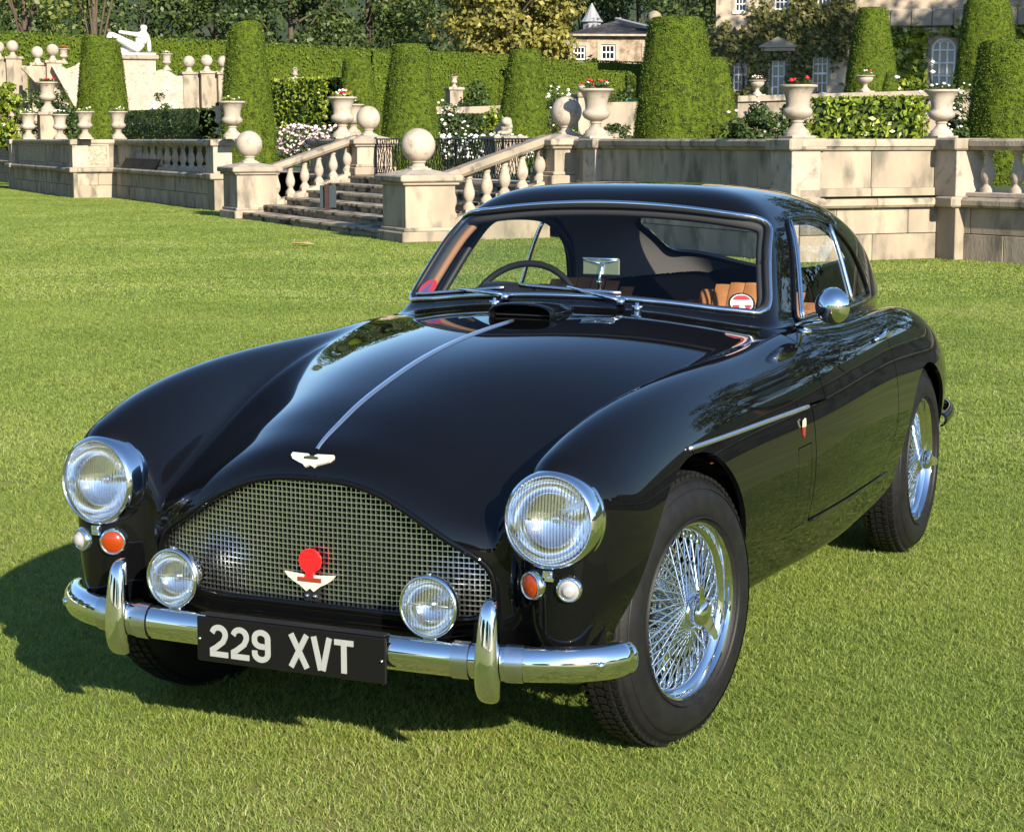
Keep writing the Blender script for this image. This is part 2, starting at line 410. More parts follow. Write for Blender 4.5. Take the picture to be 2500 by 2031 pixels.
def make_glass(m, tint=(.95,.98,.965), refl=.8, ior=1.42):
    nt = m.node_tree; nt.nodes.clear(); out = nd(nt, 'ShaderNodeOutputMaterial'); mx = nd(nt, 'ShaderNodeMixShader'); tr = nd(nt, 'ShaderNodeBsdfTransparent'); gl = nd(nt, 'ShaderNodeBsdfGlossy')
    fr = two_sided_fresnel(nt, ior); tr.inputs[0].default_value = (*tint, 1); gl.inputs['Roughness'].default_value = .0
    gl.inputs['Color'].default_value = (refl, refl, refl, 1)
    nt.links.new(fr.outputs[0], mx.inputs[0]); nt.links.new(tr.outputs[0], mx.inputs[1]); nt.links.new(gl.outputs[0], mx.inputs[2]); nt.links.new(mx.outputs[0], out.inputs[0])
make_glass(glassm)
paint.node_tree.nodes['Principled BSDF'].inputs['Coat IOR'].default_value = 1.42
car = thing('classic_car', 'black vintage coupe with chrome bumper and wire wheels parked on the lawn', 'car')
V0, Q0 = surface_net(.0095); V0 = project(V0, 5)
T0 = np.concatenate([Q0[:, [0,1,2]], Q0[:, [0,2,3]]])
V = V0; T = T0
V, glass_f, T = clip(V, T, h_wind)
V, glass_s, T = clip(V, T, h_side)
V, glass_r, T = clip(V, T, h_rear)
V, _, T = clip(V, T, h_arch)
V, _, T = clip(V, T, h_grille)
V, _, T = clip(V, T, h_head)
V, bon, T = clip(V, T, lambda P: h_bonnet(P)+GAP); V, _, T = clip(V, T, lambda P: h_bonnet(P)-GAP)
V, door, T = clip(V, T, lambda P: h_door(P)+GAP); V, _, T = clip(V, T, lambda P: h_door(P)-GAP)
V, vent, T = clip(V, T, lambda P: h_vent(P)+.0015); V, _, T = clip(V, T, lambda P: h_vent(P)-.0015)
def half(V, T, sgn):
    c = V[T].mean(1)[:, 0]; return T[c*sgn > 0]
panel('body_shell', V, T, paint, car)
bonnet_o = panel('bonnet', V, bon, paint, car, rim=.02)
for s in (-1, 1):
    d = panel('door', V, half(V, door, s), paint, car)
    panel('vent_panel', V, half(V, vent, s), paint, car, rim=.01)
    panel('side_window', V, half(V, glass_s, s), glassm, car, rim=0)
panel('windscreen', V, glass_f, glassm, car, rim=0)
rglass = bpy.data.materials.new('rear_glass'); rglass.use_nodes = True; make_glass(rglass, (.99,.995,.99), .6, 1.08)
panel('rear_window', V, glass_r, rglass, car, rim=0)
print('car body tris', len(T)+len(bon)+len(door))
# ================================================================== car parts
chrome = mat('chrome', (.88,.89,.90), rough=.035, metal=1.0)
chrome_d = mat('satin_metal', (.70,.72,.75), rough=.22, metal=1.0)
silver = mat('silver_strip', (.86,.87,.88), rough=.34, metal=1.0)
rubber = mat('tyre_rubber', (.006,.006,.0065), rough=.55, spec=.35, color2=(.010,.0098,.0095), scale=30, bump=.08, bump_scale=160)
black = mat('matt_black', (.008,.008,.009), rough=.55)
dark = mat('dark_cavity', (.006,.006,.006), rough=.9, spec=.1)
leather = mat('tan_leather', (.36,.155,.062), rough=.42, color2=(.28,.115,.045), scale=18, bump=.12, bump_scale=220)
lining = mat('headlining', (.085,.078,.075), rough=.85)
amber = mat('amber_lens', (.25,.030,.0015), rough=.18, coat=.5)
whitelens = mat('white_lens', (.30,.29,.30), rough=.14, coat=.6)
redenam = mat('red_enamel', (.72,.012,.016), rough=.2, coat=.5)
redglow = mat('red_print', (.62,.035,.04), rough=.45)
cream = mat('cream_enamel', (.62,.58,.45), rough=.3, coat=.4)
whitep = mat('white_print', (.80,.79,.76), rough=.4)
platem = mat('plate_black', (.006,.006,.006), rough=.35, spec=.3)
letterm = mat('plate_letter', (.36,.37,.35), rough=.42, metal=.2)
bluep = mat('blue_print', (.10,.10,.28), rough=.45)
brown = mat('brown_enamel', (.25,.03,.02), rough=.35)
def sy(x, z, lo=-.9, hi=1.6):
    """y of the body's front-facing surface at (x, z)"""
    x = np.atleast_1d(np.asarray(x, float)); z = np.broadcast_to(np.asarray(z, float), x.shape); a = np.full(x.shape, lo); b = np.full(x.shape, hi)
    for _ in range(40):
        m = (a+b)/2; i = car_f(np.stack([x, m, z], -1)) < 0; b = np.where(i, m, b); a = np.where(i, a, m)
    return (a+b)/2
def sx(y, z, lo=.95, hi=.2):
    y = np.atleast_1d(np.asarray(y, float)); z = np.broadcast_to(np.asarray(z, float), y.shape); a = np.full(y.shape, lo); b = np.full(y.shape, hi)
    for _ in range(40):
        m = (a+b)/2; i = car_f(np.stack([m, y, z], -1)) < 0; b = np.where(i, m, b); a = np.where(i, a, m)
    return (a+b)/2
def sz(x, y, lo=1.6, hi=.5):
    x = np.atleast_1d(np.asarray(x, float)); y = np.broadcast_to(np.asarray(y, float), x.shape); a = np.full(x.shape, lo); b = np.full(x.shape, hi)
    for _ in range(40):
        m = (a+b)/2; i = car_f(np.stack([x, y, m], -1)) < 0; b = np.where(i, m, b); a = np.where(i, a, m)
    return (a+b)/2
# ---- windscreen beading and side-window frames
def trace(hf, mk, c, n=140):
    an = np.linspace(0, 2*math.pi, n, endpoint=False); lo = np.zeros(n); hi = np.full(n, 1.4)
    for _ in range(30):
        m = (lo+hi)/2; P = mk(c[0]+m*np.cos(an), c[1]+m*np.sin(an)); i = hf(P) < 0; lo = np.where(i, m, lo); hi = np.where(i, hi, m)
    return c[0]+lo*np.cos(an), c[1]+lo*np.sin(an)
wx, wz = trace(h_wind, lambda u, v: np.stack([u, np.full(u.shape, 1.1), v], -1), (0, 1.14), 220)
wp = project(np.stack([wx, sy(wx, wz), wz], -1)); wnm = normals(wp)
# even out spacing
def resample(P, n):
    Q = np.concatenate([P, P[:1]]); d = np.concatenate([[0], np.cumsum(np.linalg.norm(np.diff(Q, axis=0), axis=1))]); t = np.linspace(0, d[-1], n, endpoint=False)
    return np.stack([np.interp(t, d, Q[:, i]) for i in range(3)], -1)
wr = project(resample(wp, 160)); wrn = normals(wr)
cen = wr.mean(0)
inward = cen-wr; inward -= wrn*np.sum(inward*wrn, 1, keepdims=True); inward /= np.linalg.norm(inward, axis=1, keepdims=True)
MB().tube(wr+wrn*.005-inward*.002, .0078, 8, closed=True).build('windscreen_beading', chrome, car, True)
MB().tube(wr+wrn*.001+inward*.009, .0095, 6, closed=True).build('windscreen_rubber', black, car, True)
MB().tube(wr-wrn*.026+inward*.004, .017, 6, closed=True).build('windscreen_inner_trim', mat('inner_trim', (.03,.028,.027), rough=.8), car, True)
for s in (-1, 1):
    m_ = (wr[:, 0]*s > .50) & (wr[:, 2] > 1.02) & (wr[:, 2] < 1.25); pp = (wr-wrn*.040+inward*(.016 if s < 0 else -.012))[m_]; pp = pp[np.argsort(pp[:, 2])]
    MB().tube(pp, .012, 8).build('pillar_trim', mat('pillar_leather', (.22,.105,.055), rough=.7), car, True)
yy, zz = trace(h_side, lambda u, v: np.stack([np.full(u.shape, .6), u, v], -1), (1.80, 1.07), 200)
spx = np.stack([sx(yy, zz), yy, zz], -1); spr = project(resample(project(spx), 120)); sprn = normals(spr)
def side_pt(y, z): p = project(np.array([[float(sx(y, z)[0]), y, z]])); return p[0], normals(p)[0]
for s in (-1, 1):
    mir = np.array([s, 1, 1])
    MB().tube((spr+sprn*.001)*mir, .0085, 6, closed=True).build('window_frame', paint, car, True)
    inw = spr.mean(0)-spr; inw /= np.linalg.norm(inw, axis=1, keepdims=True)
    MB().tube((spr-sprn*.018+inw*.004)*mir, .013, 6, closed=True).build('window_seal', black, car, True)
    for nm, (a, b), r in (('quarterlight_bar', ((1.545,1.243),(1.345,.952)), .0065), ('quarterlight_bar', ((1.522,1.243),(1.322,.952)), .004), ('window_divider', ((2.0,1.212),(1.985,.952)), .008)):
        pts = []
        for t in np.linspace(0, 1, 12):
            p, n = side_pt(a[0]+(b[0]-a[0])*t, a[1]+(b[1]-a[1])*t); pts.append((p+n*.003)*mir)
        MB().tube(pts, r, 6).build(nm, chrome, car, True)
    # waist strip under the glass
    pts = []
    for y in np.linspace(1.20, 2.22, 24):
        p, n = side_pt(y, .941); pts.append((p+n*.004)*mir)
    MB().tube(pts, .0055, 6).build('waist_strip', chrome, car, True)
    # trim strip along the lower edge of the bonnet side
    pts = []
    for y in np.linspace(-.085, .862, 30):
        p, n = side_pt(y, .7615-.016*(y+.11)); pts.append((p+n*.0035)*mir)
    MB().tube(pts, .0062, 6).build('side_strip', silver, car, True)
    # lower door edge highlight is a real return flange
    pts = []
    for y in np.linspace(.92, 1.93, 24):
        p, n = side_pt(y, .404-.018*(y-.9)); pts.append((p+n*.002)*mir)
    MB().tube(pts, .003, 5).build('sill_strip', paint, car, True)
    # wing badge
    def flat(poly, y0, z0, h0, h1, sc):
        p, n = side_pt(y0, z0); return MB().prism(poly, h0, h1, lambda u, v, h: tuple((p+np.array([0,1,0])*u*sc+np.array([0,0,1])*v*sc+n*h)*mir))
    flat([(-.018,.0),(-.012,-.028),(0,-.040),(.012,-.028),(.018,0),(.016,.012),(-.016,.012)], .795, .690, .001, .005, .62).build('wing_badge_shield', brown, car)
    flat([(-.018,.012),(.018,.012),(.017,.035),(.010,.050),(.002,.042),(-.012,.046),(-.018,.034)], .795, .690, .001, .006, .62).build('wing_badge_top', cream, car)
    # door handle
    p0, n0 = side_pt(1.775, .846); p1, n1 = side_pt(1.935, .850)
    h = MB(); pts = []; rr = []
    for t in np.linspace(0, 1, 11):
        p, n = side_pt(1.775+.16*t, .846+.004*t); pts.append((p+n*(.012+.014*math.sin(math.pi*min(t*1.2, 1))))*mir); rr.append(.006+.008*t)
    h.tube(pts, rr, 8); h.tube([p1*mir, (p1+n1*.02)*mir], .016, 10); h.tube([p0*mir, (p0+n0*.014)*mir], .009, 8)
    h.build('door_handle', chrome, car, True)
# bonnet centre strip
ys = np.linspace(-.545, .570, 60); zc = sz(np.zeros(60), ys); P = np.stack([np.zeros(60), ys, zc], -1); N = normals(P)
wd = np.interp(ys, [-.545,-.40,-.1,.3,.5,.57], [.0045,.0075,.0095,.0105,.009,.004]); V_ = []; F_ = []
for i in range(60):
    p, n = P[i], N[i]; e = np.array([1.0,0,0])
    V_ += [p-e*wd[i]-n*.002, p-e*wd[i]*.75+n*.0035, p+e*wd[i]*.75+n*.0035, p+e*wd[i]-n*.002]
    if i: b = 4*i; F_ += [(b-4+k, b-3+k, b+1+k, b+k) for k in range(3)]
link('bonnet_strip', mesh('bonnet_strip', V_, F_), silver, car, True)
# bonnet winged badge
pb = project(np.array([[0, -.572, .760]]))[0]; nb = normals(pb[None])[0]; ub = np.cross(np.array([1.0,0,0]), nb); ub = ub/np.linalg.norm(ub); ub = ub if ub[2] > 0 else -ub
def onb(u, v, h): q = pb+np.array([1.0,0,0])*u+ub*v; q = project(q[None], 3)[0]; return tuple(q+nb*h)
wing = [(-.056,.014),(-.012,.012),(-.004,.006),(.004,.006),(.012,.012),(.056,.014),(.058,.006),(.050,-.004),(.030,-.012),(.018,-.016),(.012,-.022),(.0,-.017),(-.012,-.022),(-.018,-.016),(-.030,-.012),(-.050,-.004),(-.058,.006)]
MB().prism(wing, .000, .007, onb).build('bonnet_badge', cream, car)
MB().prism([(-.020,.003),(0,.007),(.020,.003),(.018,-.003),(-.018,-.003)], .006, .0085, onb).build('bonnet_badge_centre', mat('badge_green', (.03,.05,.03), rough=.4), car)
# ---- bonnet scoop: a flattened hood with a real mouth
sc_o = thing; V_ = []; F_ = []; n = 40
def scoop_ring(y, w, h, zc, p=2.6):
    r = []
    for i in range(n):
        a = 2*math.pi*i/n; c_, s_ = math.cos(a), math.sin(a)
        r.append((w*abs(c_)**(2/p)*np.sign(c_), y, zc+h*abs(s_)**(2/p)*np.sign(s_)))
    return r
outer = [(.612,.098,.0305,1.0005),(.618,.1015,.0335,1.0005),(.64,.1035,.035,1.0),(.70,.104,.0345,.998),(.77,.098,.031,.996),(.84,.083,.023,.994),(.90,.06,.012,.992),(.94,.03,.002,.990)]
inner = [(.612,.098,.0305,1.0005),(.618,.0945,.027,1.0005),(.66,.092,.025,1.0),(.74,.088,.022,1.0)]
rings = [scoop_ring(*r) for r in outer[::-1]]+[scoop_ring(*r) for r in inner[1:]]
for r in rings: V_ += r
for k in range(len(rings)-1):
    for i in range(n): j = (i+1) % n; F_.append((k*n+i, k*n+j, k*n+n+j, k*n+n+i))
me = mesh('bonnet_scoop', V_, F_); bm = bmesh.new(); bm.from_mesh(me); bmesh.ops.recalc_face_normals(bm, faces=bm.faces); bm.to_mesh(me); bm.free()
scoop = link('bonnet_scoop', me, paint, car, True)
MB().prism([(r[0]*.99, r[2]) for r in scoop_ring(.66, .092, .025, 1.0)], .700, .703, lambda u, v, h: (u, h, v)).build('scoop_throat', dark, scoop)
MB().box(-.088, .088, .640, .660, .9965, .9995).build('scoop_bar', black, scoop)
# ---- grille
gy = lambda x: -.563+.055*(x/.46)**2
gm = mat('grille_metal', (.80,.82,.80), rough=.30, metal=1.0)
def inside(a, z): return h_grille(np.stack([np.full(np.shape(z), a), np.full(np.shape(z), -.6), z], -1)) < .004
G = MB(); st = .0126; wv = .0012
for i in range(-37, 38):
    x = i*st; zs_ = np.linspace(.39, .73, 300); ins = zs_[inside(abs(x), zs_)]
    if len(ins): G.box(x-wv, x+wv, gy(x)-.002, gy(x)+.005, ins[0], ins[-1])
for k in range(0, 27):
    z = .408+k*st; xs_ = np.linspace(0, .47, 200); ins = np.array([x for x in xs_ if inside(x, np.array([z]))[0]])
    if len(ins) == 0: continue
    xe = ins[-1]; pts = np.linspace(-xe, xe, 15); 
    for a, b in zip(pts[:-1], pts[1:]):
        G.add([(a,gy(a)-.0035,z-wv),(b,gy(b)-.0035,z-wv),(b,gy(b)-.0035,z+wv),(a,gy(a)-.0035,z+wv),(a,gy(a)+.004,z-wv),(b,gy(b)+.004,z-wv),(b,gy(b)+.004,z+wv),(a,gy(a)+.004,z+wv)],
              [(0,1,2,3),(7,6,5,4),(0,4,5,1),(3,2,6,7)])
grille = stuff(G.build('grille_mesh', gm, car, fix=False))
# radiator cavity
MB().box(-.40, .40, -.465, -.46, .33, .665).build('radiator_core', dark, car)
MB().box(-.52, .52, -.60, -.30, .325, .33).build('cavity_floor', dark, car)
# grille lip: rolled black edge round the mouth
gx, gz = trace(h_grille, lambda u, v: np.stack([u, np.full(u.shape, -.6), v], -1), (0, .50), 200)
gp = resample(np.stack([gx, sy(gx, gz), gz], -1), 150); MB().tube(gp+np.array([0, .004, 0]), .0085, 8, closed=True).build('grille_surround', paint, car, True)
# red disc emblem with cream wings on the grille
E0 = np.array([0, gy(0)-.020, .470])
def ong(u, v, h): return (E0[0]+u, E0[1]-h, E0[2]+v)
circ = lambda r, n=28, c=(0,0): [(c[0]+r*math.cos(2*math.pi*i/n), c[1]+r*math.sin(2*math.pi*i/n)) for i in range(n)]
eb = MB().prism([(-.070,.016),(-.02,.012),(.02,.012),(.070,.016),(.060,.004),(.045,-.006),(.028,-.014),(.010,-.028),(0,-.020),(-.010,-.028),(-.028,-.014),(-.045,-.006),(-.060,.004)], 0, .006, ong).build('grille_emblem_wings', cream, car)
MB().prism([(-.032,.006),(.032,.006),(.032,-.004),(-.032,-.004)], .005, .0085, ong).build('grille_emblem_bar', brown, car)
MB().prism(circ(.0295, c=(0,.046)), -.002, .006, ong).build('grille_emblem_disc', redenam, car)
MB().prism([(-.009,.02),(.009,.02),(.012,.006),(-.012,.006)], -.001, .0095, ong).build('grille_emblem_neck', redenam, car)
MB().prism([(-.02,-.018),(.02,-.018),(.02,-.052),(-.02,-.052)], -.004, .0, ong).build('grille_emblem_bracket', black, car)
for sx_ in (-.011, .011): MB().lathe([(.0,-.004),(.005,-.003),(.005,.004)], 10, 'y', (E0[0]+sx_, E0[1]-.001, E0[2]-.040)).build('emblem_screw', chrome, car, True)
# ---- lamps
lensm = bpy.data.materials.new('lamp_lens'); lensm.use_nodes = True
def lens_mat(m, f1, f2):
    nt = m.node_tree; nt.nodes.clear(); out = nd(nt, 'ShaderNodeOutputMaterial'); mx = nd(nt, 'ShaderNodeMixShader'); tr = nd(nt, 'ShaderNodeBsdfRefraction'); gl = nd(nt, 'ShaderNodeBsdfGlossy')
    tr.inputs['IOR'].default_value = 1.10; tr.inputs['Roughness'].default_value = .05; tr.inputs['Color'].default_value = (.97,.98,.97,1)
    fr = two_sided_fresnel(nt, 1.5); gl.inputs['Roughness'].default_value = .01
    tc = nd(nt, 'ShaderNodeTexCoord'); wv_ = nd(nt, 'ShaderNodeTexWave'); wv_.inputs['Scale'].default_value = f1; wv_.bands_direction = 'X'; wv_.inputs['Distortion'].default_value = .6; wv_.inputs['Detail Scale'].default_value = f2
    nt.links.new(tc.outputs['Object'], wv_.inputs['Vector']); b = nd(nt, 'ShaderNodeBump'); b.inputs['Strength'].default_value = 1.0; b.inputs['Distance'].default_value = .010
    nt.links.new(wv_.outputs['Fac'], b.inputs['Height']); nt.links.new(b.outputs[0], tr.inputs['Normal']); nt.links.new(b.outputs[0], gl.inputs['Normal'])
    tp = nd(nt, 'ShaderNodeBsdfTransparent'); m2 = nd(nt, 'ShaderNodeMixShader'); m2.inputs[0].default_value = .30
    nt.links.new(tr.outputs[0], m2.inputs[1]); nt.links.new(tp.outputs[0], m2.inputs[2])
    df = nd(nt, 'ShaderNodeBsdfDiffuse'); df.inputs[0].default_value = (.72,.74,.72,1); nt.links.new(b.outputs[0], df.inputs['Normal']); m3 = nd(nt, 'ShaderNodeMixShader'); m3.inputs[0].default_value = .13; nt.links.new(m2.outputs[0], m3.inputs[1]); nt.links.new(df.outputs[0], m3.inputs[2])
    nt.links.new(fr.outputs[0], mx.inputs[0]); nt.links.new(m3.outputs[0], mx.inputs[1]); nt.links.new(gl.outputs[0], mx.inputs[2]); nt.links.new(mx.outputs[0], out.inputs[0])
lens_mat(lensm, 42, 2)
def orient(loc, tilt=0, yaw=0): return Matrix.Translation(loc) @ Matrix.Rotation(yaw, 4, 'Z') @ Matrix.Rotation(tilt, 4, 'X')
def add_m(name, mb, material, parent, Mx, smooth='auto'):
    o = mb.build(name, material, parent, smooth); o.matrix_local = Mx; return o
def dome(r, h, n=32, k=9, y0=0.0, sgn=-1, m=None):
    prof = [(r*math.cos(t), y0+sgn*h*math.sin(t)) for t in np.linspace(0, math.pi/2-.001, k)]; return prof
for s in (-1, 1):
    Mx = orient((s*.617, -.578, .662), math.radians(-3), math.radians(s*3))
    b = MB().lathe([(.100,.085),(.1140,.074),(.1155,.050),(.1145,.024),(.1120,.004),(.1075,-.0085),(.1025,-.0115),(.0990,-.0085),(.0972,.004)], 56, 'y', cap=False)
    hl = add_m('headlight', b, chrome, car, Mx, True)
    hl.data.set_sharp_from_angle(angle=math.radians(50))
    add_m('peak_ring', MB().lathe([(.1152,.052),(.1172,.046),(.1172,.040),(.1145,.034)], 56, 'y', cap=False), chrome, hl, Matrix.Identity(4), True)
    add_m('lens', MB().lathe([(.0982*math.cos(t)+.0, -.002-.020*math.sin(t)) for t in np.linspace(0, math.pi/2-.002, 9)], 56, 'y', cap=False), lensm, hl, Matrix.Identity(4), True)
    add_m('reflector', MB().lathe([(.0978,.002),(.0945,.018),(.085,.038),(.068,.056),(.045,.069),(.02,.0765),(.0005,.078)], 48, 'y', cap=False), chrome, hl, Matrix.Identity(4), True)
    add_m('bulb', MB().lathe([(.009,.078),(.009,.055),(.013,.050),(.013,.036),(.007,.030),(.0005,.028)], 20, 'y'), chrome, hl, Matrix.Identity(4), True)
    add_m('bezel_clip', MB().box(-.012, .012, -.012, .012, -.128, -.112, .003).box(-.003, .018, -.018, -.008, -.134, -.126), chrome, hl, Matrix.Identity(4))
    for nm, x, z, r, m_, dz in (('side_lamp', .663, .510, .0225, whitelens, 1), ('indicator', .578, .510, .0275, amber, 0)):
        y = float(sy(s*x, z)[0]); nrm = normals(np.array([[s*x, y, z]]))[0]; yw = math.atan2(nrm[0], -nrm[1])
        Mx = orient((s*x, y+.002, z), 0, yw*.8)
        lp = add_m(nm, MB().lathe([(r+.008,.02),(r+.0085,-.006),(r+.005,-.016),(r+.001,-.019),(r-.001,-.015)], 32, 'y', cap=False), chrome, car, Mx, True)
        hh = .020 if dz else .014
        prof = [(r, -.012)]+[(r*.98*math.cos(t), -.014-hh*math.sin(t)*.75) for t in np.linspace(.05, math.pi/2-.002, 8)]
        if dz: prof = [(r, -.010),(r*.98,-.014),(r*.82,-.020),(r*.68,-.022),(r*.62,-.027),(r*.40,-.030),(.0005,-.031)]
        add_m('lens', MB().lathe(prof, 32, 'y', cap=False), m_, lp, Matrix.Identity(4), True)
    # fog lamp
    Mx = orient((s*.348, -.640, .454), math.radians(-2), math.radians(s*1.5))
    fl = add_m('fog_lamp', MB().lathe([(.0005,.070),(.03,.066),(.052,.048),(.065,.020),(.070,.006),(.0735,-.002),(.0735,-.012),(.070,-.019),(.0655,-.018),(.064,-.010)], 48, 'y', cap=False), chrome, car, Mx, True)
    add_m('lens', MB().lathe([(.0655*math.cos(t), -.012-.010*math.sin(t)) for t in np.linspace(0, math.pi/2-.002, 8)], 48, 'y', cap=False), lensm, fl, Matrix.Identity(4), True)
    add_m('reflector', MB().lathe([(.0648,-.010),(.061,.008),(.049,.026),(.030,.038),(.0005,.043)], 40, 'y', cap=False), mat('fog_reflector', (.80,.83,.82), rough=.09, metal=1.0), fl, Matrix.Identity(4), True)
    add_m('bulb_shield', MB().lathe([(.0005,.006),(.012,.008),(.014,.02),(.010,.042)], 18, 'y').box(-.058, .058, .004, .007, -.002, .002), chrome_d, fl, Matrix.Identity(4), True)
    add_m('top_clip', MB().box(-.006, .006, -.014, .002, .070, .079, .002), chrome, fl, Matrix.Identity(4))
    add_m('bracket', MB().box(-.018, .018, -.006, .018, -.082, -.069, .003).box(-.010, .010, .002, .012, -.120, -.080), chrome_d, fl, Matrix.Identity(4))
# ---- front bumper
def sweep(path, prof, cap=True):
    """path: list of (x,y,z); profile in (outward, up)"""
    P = [np.array(p, float) for p in path]; mb = MB(); n = len(prof); Vv = []; Ff = []
    for i, p in enumerate(P):
        t = P[min(i+1, len(P)-1)]-P[max(i-1, 0)]; t[2] = 0; t /= np.linalg.norm(t); o_ = np.array([t[1], -t[0], 0])
        sc_ = 1.0
        for (u, v) in prof: Vv.append(p+o_*u+np.array([0, 0, v]))
    for i in range(len(P)-1):
        for k in range(n-1): Ff.append((i*n+k, i*n+k+1, (i+1)*n+k+1, (i+1)*n+k))
    return mb.add(Vv, Ff)
bx = CS([(0,-.655),(.28,-.655),(.50,-.643),(.62,-.610),(.70,-.565),(.755,-.510),(.782,-.455)])
tt = np.linspace(-1, 1, 71); bp = []
pth = [(0,-.655),(.15,-.655),(.30,-.654),(.45,-.647),(.56,-.629),(.65,-.596),(.712,-.555),(.748,-.515),(.766,-.480)]
pl = [(-a, b) for a, b in pth[:0:-1]]+pth
dd = np.concatenate([[0], np.cumsum(np.hypot(*np.diff(np.array(pl), axis=0).T))]); sxp, syp = CS(list(zip(dd, [p[0] for p in pl]))), CS(list(zip(dd, [p[1] for p in pl])))
q = np.linspace(0, dd[-1], 81); path = [(float(sxp(t)), float(syp(t)), .339) for t in q]
prof = [(-.012,-.040),(-.002,-.0415),(.010,-.038),(.020,-.028),(.0255,-.012),(.0265,.004),(.0235,.018),(.016,.031),(.006,.0385),(-.006,.041),(-.014,.039)]
bump = sweep(path, prof)
o = bump.build('front_bumper', chrome, car, True)
sol = o.modifiers.new('thickness', 'SOLIDIFY'); sol.thickness = .004; sol.offset = -1
bumper = o
for s in (-1, 1):   # closed ends and fixing bolts
    e = path[-1] if s > 0 else path[0]; t = np.array(path[-1])-np.array(path[-3]) if s > 0 else np.array(path[0])-np.array(path[2]); t /= np.linalg.norm(t)
    oo = np.array([t[1], -t[0], 0])*s; V_ = [np.array(e)+oo*u+np.array([0,0,v]) for u, v in prof]; c0 = np.mean(V_, 0)-oo*.004
    Vv = list(V_); Ff = []
    for lay, (k, sc_) in enumerate(((.010,.93),(.017,.75),(.020,.4))):
        Vv += [c0+(v-c0)*sc_+t*k for v in V_]
    nn = len(prof); Vv.append(c0+t*.021)
    for lay in range(3):
        for k in range(nn): l = (k+1) % nn; Ff.append((lay*nn+k, lay*nn+l, lay*nn+nn+l, lay*nn+nn+k))
    Ff += [(3*nn+k, 3*nn+(k+1) % nn, 4*nn) for k in range(nn)]
    MB().add(Vv, Ff).build('bumper_end', chrome, bumper, True)
    for f in (.955,):
        i = int(80*f) if s > 0 else 80-int(80*f); p = np.array(path[i]); tg = np.array(path[min(i+1,80)])-np.array(path[max(i-1,0)]); tg /= np.linalg.norm(tg); oo = np.array([tg[1], -tg[0], 0])
        MB().tube([p+oo*.018, p+oo*.028, p+oo*.032], [.010,.010,.006], 14).build('bumper_bolt', chrome, bumper, True)
    # overrider: a blade that wraps the bumper bar
    secs = [(.487,-.012,.006,.012),(.482,.004,.014,.017),(.466,.016,.020,.020),(.44,.022,.024,.022),(.40,.027,.027,.025),(.36,.032,.030,.028),(.32,.034,.031,.029),(.285,.030,.030,.028),(.262,.022,.026,.024),(.250,.010,.018,.016),(.246,.0,.006,.008)]
    V_ = []; F_ = []; n = 20
    for z, out, w, dpt in secs:
        yc = -.655-out*.62
        for k in range(n):
            a = 2*math.pi*k/n; V_.append((s*.503+w*np.sign(math.cos(a))*abs(math.cos(a))**.55, yc-dpt*1.0*math.sin(a)*(1.0 if math.sin(a) > 0 else .7)+.012, z))
    for k in range(len(secs)-1):
        for i in range(n): j = (i+1) % n; F_.append((k*n+i, k*n+j, k*n+n+j, k*n+n+i))
    F_ += [tuple(range(n)), tuple(range((len(secs)-1)*n, len(secs)*n))]
    ov = MB().add(V_, F_).build('overrider', chrome, car, True)
    md = ov.modifiers.new('sub', 'SUBSURF'); md.levels = 1; md.render_levels = 2
    i = min(range(81), key=lambda k: abs(path[k][0]-s*.503))
    for dx_ in (-3, 3):
        seg = [path[k] for k in range(max(i+dx_-1, 0), min(i+dx_+2, 81))]
        MB().add(*(lambda m: (m.V, m.F))(sweep(seg, [(u*1.06+.002, v*1.07) for u, v in prof]))).build('overrider_gasket', chrome_d, ov, True)
# ---- number plate with its characters
plate = MB().box(-.257, .257, -.688, -.680, .270, .379, .003).build('number_plate', platem, car)
def stroke(pts, w, closed=False):
    P = [np.array(p, float) for p in pts]; L = []; Rr = []; m = len(P)
    for i in range(m):
        a = P[i]-P[i-1] if (i > 0 or closed) else P[1]-P[0]; b = P[(i+1) % m]-P[i] if (i < m-1 or closed) else a
        a = a/np.linalg.norm(a); b = b/np.linalg.norm(b); na = np.array([-a[1], a[0]]); nb_ = np.array([-b[1], b[0]]); mm = na+nb_; mm /= np.linalg.norm(mm); k = w/2/max(.4, np.dot(mm, na))
        L.append(P[i]+mm*k); Rr.append(P[i]-mm*k)
    return L, Rr
def arc(cx, cz, rx, rz, a0, a1, n=10): return [(cx+rx*math.cos(math.radians(a)), cz+rz*math.sin(math.radians(a))) for a in np.linspace(a0, a1, n)]
CH, CW, SW = .079, .050, .0135; hw = CW/2-SW/2; hh = CH/2-SW/2
glyph = {'2': [[(-hw, hh-.014)]+arc(0, hh-.0175, hw, .0175, 165, -25, 12)+[(hw*.62,-.002),(-hw*.45,-.017),(-hw,-hh+.010),(-hw,-hh),(CW/2,-hh)]],
 '9': [arc(0, hh-.015, hw, .015, 0, 180, 11)+[(-hw,.014)]+arc(0, .012, hw, .013, 180, 262, 6)+[(hw-.002, -.001)], [(hw, hh-.013),(hw,-hh+.014)]+arc(0, -hh+.014, hw, .014, -12, -168, 10)+[(-hw,-hh+.021)]],
 'X': [[(-hw-.003, CH/2),(hw+.003,-CH/2)], [(hw+.003, CH/2),(-hw-.003,-CH/2)]], 'V': [[(-hw-.003, CH/2),(-.003,-CH/2)], [(hw+.003, CH/2),(.003,-CH/2)]], 'T': [[(-CW/2, hh),(CW/2, hh)], [(0, CH/2-.001),(0,-CH/2)]]}
cx = [-.1935,-.1345,-.0755,.0275,.0885,.1480]
